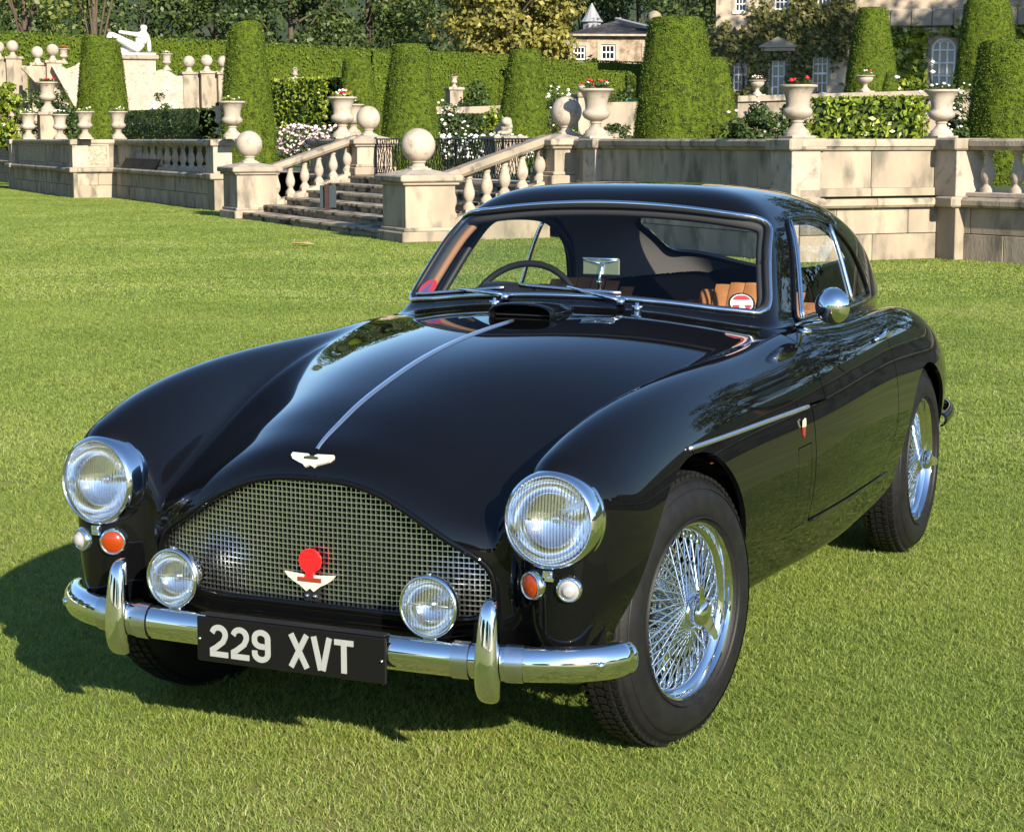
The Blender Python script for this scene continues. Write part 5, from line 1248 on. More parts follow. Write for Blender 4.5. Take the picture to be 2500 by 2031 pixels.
# ---- upper manor terrace wall with shallow bowls
dU = 47
def polywall(name, label, pts, dep, thick, m_=None, cat='wall', ang=None):
    """stone wall with an uneven top; its plane stands at its own distance and angle"""
    ang = TD if ang is None else math.radians(ang)
    pc = np.mean([p[0] for p in pts]); p0 = spot(pc, dep); dv = np.array([math.cos(ang), math.sin(ang)]); t = thing(name, label, cat, (p0[0], p0[1], 0), ang); poly = []
    for px, py in pts:
        k = (px*PS-1250)/4681.1; nn = CR-k*CF; x = -float(nn[:2]@(p0[:2]-CAM_POS[:2])+nn[2]*(2.5-CAM_POS[2]))/float(nn[:2]@dv)
        q = p0[:2]+dv*x; poly.append((x, zrow(px, py, depth_of((q[0], q[1], 2.5)))))
    MB().prism(poly, 0, thick, lambda a, b, h: (a, h, b)).build('wall_body', m_ or stone, t)
    return t, poly, (p0, ang)
t, poly, _ = polywall('upper_wall', 'low upper terrace wall carrying the shallow bowls before the manor', [(1540,213),(2130,196),(2130,300),(1540,300)], dU, .4, ang=18)
MB().prism([(poly[0][0], poly[0][1]),(poly[1][0], poly[1][1]),(poly[1][0], poly[1][1]+.14),(poly[0][0], poly[0][1]+.14)], -.08, .48, lambda a, b, h: (a, h, b)).build('coping', stone_c, t)
def on_upper(px, ytop, lab, fl, pl):
    pq = spot(1835, dU); dv = np.array([math.cos(math.radians(18)), math.sin(math.radians(18))]); k = (px*PS-1250)/4681.1; nn = CR-k*CF; x = -float(nn[:2]@(pq[:2]-CAM_POS[:2])+nn[2]*(2.5-CAM_POS[2]))/float(nn[:2]@dv); q = pq[:2]+dv*x+np.array([-dv[1], dv[0]])*.2; d = depth_of((q[0], q[1], 2.5)); yb = 213-(px-1540)*17/590; z = zrow(px, yb, d)+.14; planted(px, d, 200, ytop, lab, fl, pl, BOWL, base=(q[0], q[1], z))
on_upper(1580, 168, 'shallow stone bowl on the upper wall before the manor door', [R8, W8], 'red and white flowers in the bowl before the manor door')
on_upper(1806, 158, 'shallow stone bowl on the upper wall before the clipped yew', [(f_white, 5), (f_red, 3)], 'white flowers in the bowl before the clipped yew')
t, poly, _ = polywall('retaining_wall', 'grey retaining wall below the dark shrub behind the iron gate', [(880,222),(960,224),(1060,220),(1060,300),(880,300)], 60, .4, ang=20)
t, poly, _ = polywall('retaining_wall', 'pierced grey stone balustrade behind the great urn and teal bench', [(1205,215),(1400,212),(1400,300),(1205,300)], 58, .4, ang=20)
pedestal(1213, 55, 196, .34, 'slim baluster-like stone pillar beside the great urn'); planted(1213, 55, 196, 178, 'small mushroom-shaped stone bowl with red flowers beside the great urn', [(f_red, 8)], 'red flowers in the small bowl by the great urn', BOWL)
# ---- upper stair with balls, statue pedestal
for px, yt, lb_ in ((4, 122, 'outermost ball-topped pier of the far upper stair'), (33, 120, 'ball-topped pier at the head of the sloping flank wall')): pedestal(px, 78, yt, .62, lb_, ball=.24)
for px, yt, lb_ in ((84, 133, 'ball-topped stone pier halfway across the far upper stair'), (116, 128, 'ball-topped stone pier beside the small urn of red flowers')): pedestal(px, 76, yt, .60, lb_, ball=.24)
for px, yt, lb_ in ((398, 152, 'ball-topped stone pier where the curved wall ends'), (435, 150, 'broad ball-topped gateway pier'), (470, 152, 'ball-topped pier half hidden by the tall yew column')): pedestal(px, 77, yt, .62, lb_, ball=.24)
polywall('stair_wall', 'sloping stone flank wall of the far upper stair', [(48,143),(70,137),(160,235),(135,235)], 75, .45, None, 'wall', 42)
polywall('stair_wall', 'triangular pink stone wall sweeping up to the clipped yew', [(112,140),(128,136),(142,145),(160,138),(178,125),(200,120),(200,240),(165,240)], 75.5, .5, stone_l, ang=42)
polywall('upper_wall', 'stone wall under the outermost ball piers of the upper stair', [(-40,135),(60,138),(60,240),(-40,240)], 79, .4, None, 'wall', 42)
planted(133, 77, 134, 102, 'small flower urn on the sweeping wall of the far upper stair', [R8, (f_red, 8)], 'red flowers in the urn on the sweeping wall')
t, poly, (pp, pang) = polywall('statue_plinth', 'tall stone plinth carrying the white reclining statue', [(252,124),(328,124),(328,240),(252,240)], 76, 1.3, stone_l, 'plinth', 40)
MB().box(poly[0][0]-.12, poly[1][0]+.12, -.12, 1.4, poly[0][1]-.02, poly[0][1]+.16, .03).build('cap', stone_c, t)
polywall('upper_wall', 'curved stone wall sweeping down from the statue plinth to the ball piers', [(326,150),(340,146),(356,150),(372,160),(388,158),(388,240),(326,240)], 76.5, .5, stone_l, ang=42)
polywall('upper_wall', 'stone gateway wall between two ball piers', [(388,158),(480,156),(480,240),(388,240)], 77.6, .5, stone, ang=42)
planted(348, 76.3, 148, 113, 'flower urn on the curved wall beside the white statue', [(f_white, 10), (f_red, 2)], 'white flowers in the urn beside the white statue')
def skin_body(name, verts, edges, radii, material, parent, sub=2):
    me = bpy.data.meshes.new(name); me.from_pydata(verts, edges, []); me.update(); o = link(name, me, material, parent)
    bpy.context.view_layer.objects.active = o
    sk = o.modifiers.new('skin', 'SKIN'); 
    if not me.skin_vertices: 
        for o2 in bpy.context.selected_objects: o2.select_set(False)
        o.select_set(True); bpy.ops.object.modifier_add(type='SKIN') if False else None
    for v_, r in zip(me.skin_vertices[0].data, radii): v_.radius = (r, r) if not hasattr(r, '__len__') else r
    me.skin_vertices[0].data[0].use_root = True
    sb = o.modifiers.new('sub', 'SUBSURF'); sb.levels = sub; sb.render_levels = sub; sk.use_smooth_shade = True
    return o
marble = mat('white_marble', (.62,.61,.585), rough=.5, color2=(.46,.45,.42), scale=5)
zs0 = poly[0][1]+.14; xm_ = (poly[0][0]+poly[1][0])/2-.42; dv = np.array([math.cos(pang), math.sin(pang)]); sb_ = pp[:2]+dv*xm_+np.array([-dv[1], dv[0]])*.6
st_ = thing('reclining_statue', 'white marble figure reclining with a raised knee on the tall plinth', 'statue', (sb_[0], sb_[1], zs0), pang)
MB().box(-.55, .95, -.38, .38, 0, .10, .02).build('marble_base', marble, st_)
sv = [(.45,0,.28),(.50,.0,.45),(.55,0,.66),(.58,0,.80),(.60,0,.88),(.61,-.02,.99),(.605,-.03,1.07),(.61,-.03,1.13), (.40,-.13,.76),(.12,-.18,.80),(-.22,-.14,.86), (.72,.14,.74),(.78,.16,.45),(.78,.12,.15), (.36,-.10,.28),(-.10,-.12,.55),(-.48,-.12,.80),(-.52,-.12,.55),(-.60,-.12,.20), (.36,.10,.24),(-.05,.14,.22),(-.48,.14,.18),(-.75,.14,.16)]
se = [(0,1),(1,2),(2,3),(3,4),(4,5),(5,6),(6,7),(3,8),(8,9),(9,10),(3,11),(11,12),(12,13),(0,14),(14,15),(15,16),(16,17),(17,18),(0,19),(19,20),(20,21),(21,22)]
sr = [.16,.135,.165,.13,.055,.085,.085,.05, .065,.050,.045, .065,.050,.045, .12,.095,.078,.065,.045, .11,.09,.07,.04]
sr = [r*1.5 for r in sr]; st_.scale = (1.22, 1.2, 1.08)
skin_body('figure', sv, se, sr, marble, st_)
# lion on the landing
pl_ = spot(1052, 39); lt = thing('stone_lion', 'weathered recumbent stone lion on a slab beyond the iron gate', 'statue', (pl_[0], pl_[1], zrow(1052, 283, 39)), TD)
pedestal(1052, 39, 284, .62, 'stone block under the recumbent lion')
lv = [(0,0,.16),(-.16,0,.15),(-.24,.02,.13),(.12,0,.19),(.20,-.02,.25),(.24,-.08,.28),(.25,-.15,.24),(.14,-.06,.06),(.16,-.22,.04),(.24,.04,.06),(.28,-.20,.04),(-.22,-.08,.07),(-.12,-.16,.04)]
le = [(0,1),(1,2),(0,3),(3,4),(4,5),(5,6),(3,7),(7,8),(3,9),(9,10),(1,11),(11,12)]
skin_body('lion_body', lv, le, [.10,.10,.08,.12,.14,.105,.055,.05,.035,.05,.035,.07,.035], stone_l, lt)
# benches, sign, board
teal = mat('teal_paint', (.04,.20,.17), rough=.45)
for px, dep, w_, lab in ((648, 72, 2.4, 'teal painted bench above the bright laurel hedge'), (1312, 66, 1.6, 'teal painted bench beside the largest yew cone')):
    b = spot(px, dep); z = zrow(px, 166 if px < 1000 else 208, dep); t = thing('garden_bench', lab, 'bench', (b[0], b[1], z-.78), TD)
    for i in range(3): MB().box(-w_/2, w_/2, .28, .32, .52+i*.10, .60+i*.10).build('back_slat', teal, t)
    for i in range(3): MB().box(-w_/2, w_/2, -.2+i*.15, -.07+i*.15, .42, .46).build('seat_slat', teal, t)
    for x in (-w_/2+.08, w_/2-.08):
        for y in (-.15, .28): MB().box(x-.03, x+.03, y-.03, y+.03, -.2, .82 if y > 0 else .42).build('leg', teal, t)
sp_ = at(683, 471, z=0.0); sg = thing('sign_post', 'dark slate sign board on a rusty post before the stair', 'sign', tuple(sp_), math.radians(24.7-8))
MB().box(-.033, .033, -.033, .033, -.05, .72).build('post', mat('rusty_post', (.045,.018,.011), rough=.8, color2=(.028,.012,.008), scale=14), sg)
MB().box(-.06, .155, .036, .058, .31, .70, .004).build('board', mat('slate_board', (.030,.045,.052), rough=.5), sg); MB().box(-.135, -.06, .036, .058, .31, .70, .004).build('board', MATS['slate_board'], sg)
bd = UV(U(285, VL-.12), VL-.12, .79); bo = thing('sloping_board', 'brown sloping board leaning on the ledge of the far balustrade', 'board', bd, TD)
MB().prism([(-1.9,0),(1.9,0),(2.15,.24),(-1.6,.24)], 0, .04, lambda a, b, h: (a, b*.35+h, b)).build('plank', mat('brown_board', (.10,.065,.035), rough=.8, color2=(.06,.04,.022), scale=5), bo)
# fallen leaf on the lawn
lp = at(628, 511, z=0.03); ll = thing('fallen_leaf', 'pale brown fallen leaf lying on the open lawn', 'leaf', tuple(lp), .4)
MB().prism([(-.17,0),(-.09,.07),(.02,.05),(.09,.085),(.18,.0),(.06,-.05),(-.05,-.075)], 0, .006, lambda a, b, h: (a, b, h+.25*a*a+.35*abs(b))).build('blade', mat('dry_leaf', (.42,.25,.13), rough=.8), ll)
# ================================================================== buildings and trees
hstone = mat('manor_stone', (.46,.375,.275), rough=.92, color2=(.34,.28,.21), scale=.9, color3=(.15,.13,.105), scale3=2.2, lo3=.52, hi3=.7, bump=.4, bump_scale=6)
htrim = mat('manor_trim', (.36,.31,.24), rough=.9, color2=(.27,.235,.185), scale=1.6)
wpaint = mat('white_joinery', (.74,.75,.76), rough=.45)
pane = mat('window_pane', (.012,.014,.018), rough=.06, spec=.6)
pane2 = mat('pale_pane', (.16,.18,.18), rough=.10, spec=.6)
slate = mat('slate_roof', (.050,.050,.056), rough=.75, spec=.25, color2=(.030,.031,.036), scale=2.4, color3=(.12,.118,.115), scale3=1.2, lo3=.55, hi3=.7)
lead = mat('lead_roll', (.27,.275,.29), rough=.6)
def facade(mb, W, H, ops, z0, th):
    xs = sorted({0, W, *[v for o in ops for v in (o[0], o[1])]}); zs = sorted({z0, H, *[v for o in ops for v in (o[2], o[3])]})
    for a, b in zip(xs[:-1], xs[1:]):
        for c, d in zip(zs[:-1], zs[1:]):
            mx, mz = (a+b)/2, (c+d)/2
            if any(o[0] < mx < o[1] and o[2] < mz < o[3] for o in ops): continue
            mb.add([(a,0,c),(b,0,c),(b,0,d),(a,0,d)], [(0,1,2,3)])
    for o in ops:
        a, b, c, d = o[:4]; mb.add([(a,0,c),(b,0,c),(b,0,d),(a,0,d),(a,th,c),(b,th,c),(b,th,d),(a,th,d)], [(0,1,5,4),(1,2,6,5),(2,3,7,6),(3,0,4,7)])
    return mb
def sash(parent, a, b, c, d, nx, nz, y=.12, pm=None, f=.07):
    w = MB().box(a, a+f, y-.04, y+.04, c, d).box(b-f, b, y-.04, y+.04, c, d).box(a+f, b-f, y-.04, y+.04, c, c+f).box(a+f, b-f, y-.04, y+.04, d-f, d)
    win = stuff(w.build('window', wpaint, parent)); del win['kind']
    for i in range(nx):
        for k in range(nz):
            xa, xb = a+f+(b-a-2*f)*i/nx, a+f+(b-a-2*f)*(i+1)/nx; za, zb = c+f+(d-c-2*f)*k/nz, c+f+(d-c-2*f)*(k+1)/nz
            MB().add([(xa,y+.02,za),(xb,y+.02,za),(xb,y+.02,zb),(xa,y+.02,zb)], [(0,1,2,3)]).build('pane', pm or pane, win, fix=False)
    for i in range(1, nx): xm = a+f+(b-a-2*f)*i/nx; MB().box(xm-.022, xm+.022, y-.03, y+.03, c+f, d-f).build('glazing_bar', wpaint, win)
    for k in range(1, nz): zm_ = c+f+(d-c-2*f)*k/nz; r_ = .05 if k == nz//2 else .022; MB().box(a+f, b-f, y-.034, y+.026, zm_-r_, zm_+r_).build('glazing_bar', wpaint, win)
    return win
class Plane:
    """vertical facade plane; x runs along it from pixel column px0"""
    def __init__(s, px, dep, ang, px0):
        s.p = spot(px, dep)[:2]; s.a = math.radians(ang); s.d = np.array([math.cos(s.a), math.sin(s.a)]); s.x0 = 0.0; s.x0 = s.x(px0); s.o = s.p+s.d*s.x0
    def x(s, px): k = (px*PS-1250)/4681.1; n = CR-k*CF; return -float(n[:2]@(s.p-CAM_POS[:2])+n[2]*(6-CAM_POS[2]))/float(n[:2]@s.d)-s.x0
    def z(s, px, py): q = s.p+s.d*(s.x(px)+s.x0); return zrow(px, py, depth_of((q[0], q[1], 6)))
DH = 108; HA = 12; hpl = Plane(1640, DH, HA, 1493); hb = hpl.o; hz0 = 2.5
house = thing('manor_house', 'vine-covered stone manor house with white sash windows and a pedimented door', 'house', (hb[0], hb[1], 0), hpl.a)
hx = hpl.x; hzz = hpl.z
W = hx(1768); H = 15.0; ops = []
lower = [(1531,1559,190,123), (1696,1728,196,112)]; upper = [(1532,1556,26,-32), (1615,1644,22,-36), (1704,1731,13,-45)]
for (a, b, c, d) in lower+upper: ops.append((hx(a), hx(b), hzz(a, c), hzz(a, d)))
door = (hx(1609), hx(1640), hzz(1620, 205), hzz(1620, 118)); ops.append(door)
wl = facade(MB(), W, H, ops, hz0, .28); wl.add([(0,0,hz0),(0,12,hz0),(0,12,H),(0,0,H)], [(0,3,2,1)]); wl.add([(W,0,hz0),(W,12,hz0),(W,12,H),(W,0,H)], [(0,1,2,3)]); wl.add([(0,0,H),(W,0,H),(W,12,H),(0,12,H)], [(0,1,2,3)])
wl.build('wall', hstone, house, fix=False)
for i, o in enumerate(ops[:-1]):
    w_ = sash(house, *o, 3, 4 if i < 2 else 4); MB().box(o[0]-.12, o[1]+.12, -.10, .05, o[2]-.12, o[2], .01).build('sill', wpaint if i > 1 else htrim, house)
    for xx in (o[0]-.16, o[1]): MB().box(xx, xx+.16, -.03, .02, o[2], o[3]+.1).build('surround', htrim, house)
dr = MB().box(door[0]+.02, door[1]-.02, .16, .22, door[2], door[3]).build('door', pane2, house)
for i in range(3): xx = door[0]+.05+i*(door[1]-door[0]-.18)/2; MB().box(xx, xx+.08, .10, .18, door[2], door[3]).build('door_stile', wpaint, dr)
for k in range(4): zz = door[2]+(door[3]-door[2])*k/4; MB().box(door[0]+.05, door[1]-.05, .11, .17, zz, zz+.09).build('door_rail', wpaint, dr)
for xx in (door[0]-.30, door[1]+.02): MB().box(xx, xx+.28, -.28, .05, hz0, door[3]+.25, .02).build('door_column', htrim, house)
pz = door[3]+.25; xc = (door[0]+door[1])/2; MB().box(xc-.95, xc+.95, -.50, .02, pz, pz+.22, .03).build('entablature', htrim, house)
MB().prism([(-1.08,.22),(1.08,.22),(1.05,.30),(0,.80),(-1.05,.30)], -.58, .02, lambda a, b, h: (xc+a, h, pz+b)).build('pediment', htrim, house)
# right wing with cornice and arched window
wpl = Plane(1800, DH+1.2, HA, 1769); wb = wpl.o; wing = thing('manor_wing', 'stone manor wing with a heavy cornice and a tall arched window', 'house', (wb[0], wb[1], 0), wpl.a)
wx = wpl.x; wzz = wpl.z
WW = wx(2300); ax0, ax1 = wx(1944), wx(1994); az0, az1 = wzz(1965, 185), wzz(1965, 105); zc1 = wzz(1850, 58); zc2 = wzz(1850, 22)
wl = facade(MB(), WW, zc2+8, [(ax0, ax1, az0, az1+(ax1-ax0)/2)], hz0, .35); wl.build('wall', hstone, wing, fix=False)
rr_ = (ax1-ax0)/2; xc2 = (ax0+ax1)/2
arc_pts = [(rr_*math.cos(a), rr_*math.sin(a)) for a in np.linspace(0, math.pi, 17)]
for s in (-1, 1):   # spandrels close the square opening to a round head
    pts = [(xc2+s*rr_, az1)]+[(xc2+s*abs(rr_*math.cos(a)), az1+rr_*math.sin(a)) for a in np.linspace(0, math.pi/2, 9)][1:]+[(xc2+s*rr_, az1+rr_)]
    MB().prism(pts, .02, .34, lambda a, b, h: (a, h, b)).build('arch_spandrel', hstone, wing)
aw = MB().prism([(xc2-rr_, az0),(xc2+rr_, az0)]+[(xc2+x, az1+z) for x, z in arc_pts], .20, .22, lambda a, b, h: (a, h, b)).build('arched_window', pane2, wing)
MB().tube([(xc2-rr_, .14, az0)]+[(xc2-x, .14, az1+z) for x, z in arc_pts]+[(xc2+rr_, .14, az0)], .13, 6).build('frame', wpaint, aw)
for f in (.34, .66): x = ax0+(ax1-ax0)*f; MB().box(x-.05, x+.05, .10, .18, az0, az1+.25).build('glazing_bar', wpaint, aw)
for k in range(1, 4): z = az0+(az1-az0)*k/3; MB().box(ax0, ax1, .11, .17, z-.045, z+.045).build('glazing_bar', wpaint, aw)
MB().tube([(xc2+.36*rr_*math.cos(a), .14, az1+.25+.36*rr_*math.sin(a)) for a in np.linspace(0, math.pi, 9)], .05, 6).build('glazing_bar', wpaint, aw)
for a in (.7, math.pi-.7): MB().tube([(xc2+.36*rr_*math.cos(a), .14, az1+.25+.36*rr_*math.sin(a)), (xc2+rr_*math.cos(a), .14, az1+rr_*math.sin(a))], .045, 6).build('glazing_bar', wpaint, aw)
n = 12
for i in range(n): a, b = i*WW/n, (i+1)*WW/n; MB().box(a+.01, b-.01, -.45, .05, zc1, zc2, .06).build('cornice_stone', htrim, wing)
for i in range(n): a, b = i*WW/n, (i+1)*WW/n; MB().box(a+.01, b-.01, -.20, .05, zc1-.42, zc1-.05, .03).build('frieze_stone', hstone, wing)
# climbers
def climber(label, base, rects, n, leafm, leaf=.30, name='climbing_vine', depth=.28):
    """rects in facade metres (x0,x1,z0,z1,weight); keeps clear of the openings"""
    t = thing(name, label, 'climber', (float(base[0]), float(base[1]), 0), hpl.a); C = []; w = np.array([r[4] for r in rects], float); w /= w.sum()
    for r, k in zip(rects, (w*n).astype(int)):
        nc = max(3, k//40); cc = np.stack([RNG.uniform(r[0], r[1], nc), np.full(nc, -.08), RNG.uniform(r[2], r[3], nc)], -1); p = cc[RNG.integers(0, nc, k)]+RNG.normal(size=(k, 3))*np.array([.42, .10, .42]); p[:, 1] = -np.abs(p[:, 1])-.02-RNG.uniform(0, depth, k)*.6; C.append(p)
    C = np.concatenate(C)
    for o in (ops if base is hb else [(ax0-.25, ax1+.25, az0, az1+rr_+.3)]): C = C[~((C[:, 0] > o[0]-.05) & (C[:, 0] < o[1]+.05) & (C[:, 2] > o[2]) & (C[:, 2] < o[3]-.15))]
    leaves_obj('foliage', C, np.tile([.15,-1.0,.35], (len(C), 1)), leaf, leafm, t, .7, .55)
    st__ = MB()
    for r in rects[:5]: x = (r[0]+r[1])/2; st__.tube([(x, -.06, hz0),(x+.2, -.06, (hz0+r[3])/2),(x-.1, -.06, r[3])], [.08,.05,.02], 5)
    st__.build('stem', bark, t, True)
z_ = lambda y: hzz(1640, y)
climber('brown-green vine covering most of the manor front', hb, [(hx(1490), hx(1600), z_(120), z_(82), 2.2), (hx(1490), hx(1528), z_(195), z_(110), 1.6), (hx(1562), hx(1606), z_(195), z_(90), 2.0), (hx(1575), hx(1612), z_(75), z_(10), .7), (hx(1635), hx(1700), z_(200), z_(20), 4.5), (hx(1655), hx(1760), z_(100), z_(-10), 4.6), (hx(1735), hx(1765), z_(120), z_(0), 1.2)], 10500, vinel, .30)
climber('glossy green climber beside the arched window', wb, [(wx(1868), wx(1938), wzz(1900, 200), wzz(1900, 62), 5), (wx(1938), wx(1950), wzz(1900, 200), wzz(1900, 150), 1), (wx(1995), wx(2030), wzz(1990, 110), wzz(1990, 50), 1.4), (wx(2105), wx(2160), wzz(2120, 110), wzz(2120, 50), 1)], 3600, laurel, .40)
# lodge
DL = 150; lpl = Plane(1290, DL, 30, 1190); lb = lpl.o; lodge = thing('stone_lodge', 'low stone lodge with a slate hipped roof and white windows', 'house', (lb[0], lb[1], 0), lpl.a)
lx = lpl.x; lzz = lpl.z
LW = lx(1392); le_ = lzz(1290, 74); ridge = lzz(1330, 32); lo = [(lx(1254), lx(1284), lzz(1270, 126), lzz(1270, 94)), (lx(1196), lx(1222), lzz(1205, 126), lzz(1205, 97)), (lx(1347), lx(1364), lzz(1350, 135), lzz(1350, 97))]
lwst = mat('lodge_stone', (.33,.25,.18), rough=.95, color2=(.17,.125,.085), scale=1.6, lo=.4, hi=.6, color3=(.40,.33,.25), scale3=4, lo3=.55, hi3=.7)
wl = facade(MB(), LW, le_, lo, 2.0, .3); wl.add([(LW,0,2),(LW,14,2),(LW,14,le_),(LW,0,le_)], [(0,1,2,3)]); wl.build('wall', lwst, lodge, fix=False)
for i, o in enumerate(lo):
    if i < 2: sash(lodge, *o, 3, 2, f=.12)
    else: MB().box(o[0], o[1], .15, .25, o[2], o[3]).build('door', htrim, lodge)
    for a, b, c, d in ((o[0]-.3, o[0], o[2], o[3]+.3), (o[1], o[1]+.3, o[2], o[3]+.3), (o[0], o[1], o[3], o[3]+.3)): MB().box(a, b, -.06, .05, c, d).build('surround', htrim, lodge)
rf = MB().add([(-.4,-.4,le_),(LW+.4,-.4,le_),(LW+.4,14.4,le_),(-.4,14.4,le_),(5,7,ridge),(LW-3.0,7,ridge)], [(0,1,5,4),(1,2,5),(2,3,4,5),(3,0,4)]).build('roof', slate, lodge, fix=False)
for k in range(40):
    f = (k+.5)/40; xb = -.4+f*(LW+.8); xt = 5+f*(LW-8)
    MB().tube([(xb,-.42,le_+.03),(xt,6.98,ridge+.03)], .022, 4).build('slate_seam', slate, rf)
MB().tube([(5,7,ridge+.05),(LW-3,7,ridge+.05),(LW+.4,-.4,le_+.1)], .16, 6).build('ridge_roll', lead, rf); MB().tube([(LW-3,7,ridge+.05),(LW+.4,14.4,le_+.1)], .16, 6).build('ridge_roll', lead, rf)
MB().box(-.5, LW+.5, -.55, 0, le_-.12, le_+.03).build('eaves', htrim, lodge)
px_ = lx(1365); MB().box(px_-.55, px_+.55, -.6, .5, le_-2.4, le_+.25, .03).build('corner_pier', lwst, lodge); MB().lathe([(.30,le_+.25),(.22,le_+.7),(.3,le_+.8)], 14, 'z', (px_, 0, 0)).build('finial_neck', stone, lodge, True)
MB().lathe([(max(.001, .55*math.sin(a)), le_+1.3-.55*math.cos(a)) for a in np.linspace(0, math.pi, 15)], 22, 'z', (px_, 0, 0), cap=False).build('finial_ball', stone, lodge, True)
cq = at_depth(1235, 60, 163); cz = zrow(1235, 47, 163); ct_ = zrow(1235, 8, 163); cup = thing('roof_cupola', 'pale lead cupola with a spike finial behind the lodge ridge', 'cupola', (cq[0], cq[1], cz-4), TD)
MB().lathe([(.80,0),(.80,4.0)], 8).build('drum', lead, cup); MB().lathe([(.98,4.0),(.72,4.35),(.42,4.85),(.16,5.35),(.08,5.5),(.06,ct_-cz+4)], 12).build('spire', lead, cup)
# ---- trees
def T(px, dep, wpx, htop, label, leafm, **k):
    b = spot(px, dep); return tree(b, label, htop, wid(wpx, dep)/2, leafm, **k)
grpd = 'dark trees behind the long hedge'
for i, (px, dep, w_, h_, wh) in enumerate(((-40,150,300,17,'beyond the outermost ball piers'),(120,158,300,18,'beyond the far upper stair'),(300,150,300,17,'right behind the white statue'),(455,160,280,18,'behind the tall yew column'),(610,150,300,17,'beyond the bright laurel hedge'),(770,158,290,18,'behind the small stubby yew'),(900,165,260,17,'next to the golden maple'))):
    T(px, dep, w_, h_, 'dark leafy woodland tree '+wh, midl if i % 2 else darkl, grp=grpd, nl=9500, nc=60, leaf=.38, low=.02, cr=1.7)
T(60, 128, 240, 16, 'light green sunlit tree over the far upper stair', palel, nl=3600, nc=34, leaf=.40, low=.42)
T(205, 130, 150, 15, 'pale sunlit tree bough hanging above the white statue', palel, nl=1500, nc=14, leaf=.38, low=.50)
T(1068, 138, 290, 16.5, 'golden-leaved maple with a broad dome beside the lodge', goldl, nl=17000, nc=110, leaf=.40, low=.0, cr=1.35, limbs=8)
for px, dep, w_, h_, wh in ((1215,190,260,22,'behind the lead cupola'),(1330,185,250,22,'behind the lodge ridge'),(1450,170,230,21,'behind the largest yew cone'),(1520,150,150,19,'against the corner of the manor')):
    T(px, dep, w_, h_, 'dark tall tree '+wh, darkl, grp='dark trees behind the lodge', nl=6500, nc=50, leaf=.42, low=.02, cr=1.8)
B(1225, 128, 112, 120, 'pale green shrub at the foot of the golden maple', palel, leaf=.28, nl=1500)
# tall trees beside the manor that keep its front in shade
for i, (sx_, dl) in enumerate(((36, 9), (34, -9), (40, 20), (39, 32), (33, 0))):
    b = hpl.o+hpl.d*6+SUN_H*sx_+np.array([CR[0], CR[1]])*(dl+3); tree((b[0], b[1], float(gz(b[0], b[1]))), 'tall dark tree beside the manor throwing its front into shade', 23, 7.0, darkl, nl=5200, nc=60, leaf=.6, low=.08, cr=2.3, grp='tall trees beside the manor', limbs=4)
# wooded hill that closes the view
hillm = mat('wooded_hill', (.018,.032,.010), rough=1.0, color2=(.035,.055,.016), scale=.25, bump=1.0, bump_scale=.8)
hp2 = []; hf = []
for i in range(61):
    a = math.radians(150-i*2.0); 
    for k, (r, z) in enumerate(((205,4),(225,11+2*math.sin(i*.9)),(245,19+3*math.sin(i*.7+1)),(300,30+3*math.sin(i*.45)))): hp2.append((r*math.cos(a)*1.0+CAM_POS[0]-20, r*math.sin(a), z))
    if i:
        for k in range(3): b0 = (i-1)*4+k; hf.append((b0, b0+4, b0+5, b0+1))
struct(link('wooded_hill', mesh('wooded_hill', hp2, hf), hillm, None, True))
# trees across the lawn behind the viewpoint: they show only in paint and chrome
for i, (x, y, h_, r_) in enumerate(((34,-46,6,5),(20,-58,7,6),(4,-62,6,6),(-12,-60,7,6),(-30,-54,7,6),(-46,-40,8,6),(48,-30,5,5),(56,-12,5,5),(60,4,5.5,6),(60,18,5,6),(58,32,6,6),(-56,-20,9,7))):
    tree((x, y, 0), 'broad tree across the open lawn mirrored in the black paintwork', h_, r_, darkl, nl=4200, nc=46, leaf=1.0, low=.0, cr=2.4, grp='trees across the lawn', limbs=3)
for i, (x, y, h_, r_) in enumerate(((-50,0,15,8),(-58,14,17,8),(-62,30,18,9),(-66,46,18,9),(-72,62,19,9),(-60,-10,16,8))):
    tree((x, y, 0), 'broad tree at the side of the lawn mirrored in the bonnet', h_, r_, darkl, nl=4200, nc=46, leaf=1.0, low=.0, cr=2.5, grp='trees at the side of the lawn', limbs=3)
# unseen brown strip, added so that a band mirrors in the car's flank
struct(link('flank_reflection_strip', np_mesh('flank_reflection_strip', [(17,-70,.006),(31,-70,.006),(31,70,.006),(17,70,.006)], [[0,1,2,3]]), mat('reflection_brown', (.34,.25,.16), rough=.95, color2=(.22,.165,.11), scale=.25, color3=(.12,.10,.07), scale3=.12, lo3=.5, hi3=.6)))
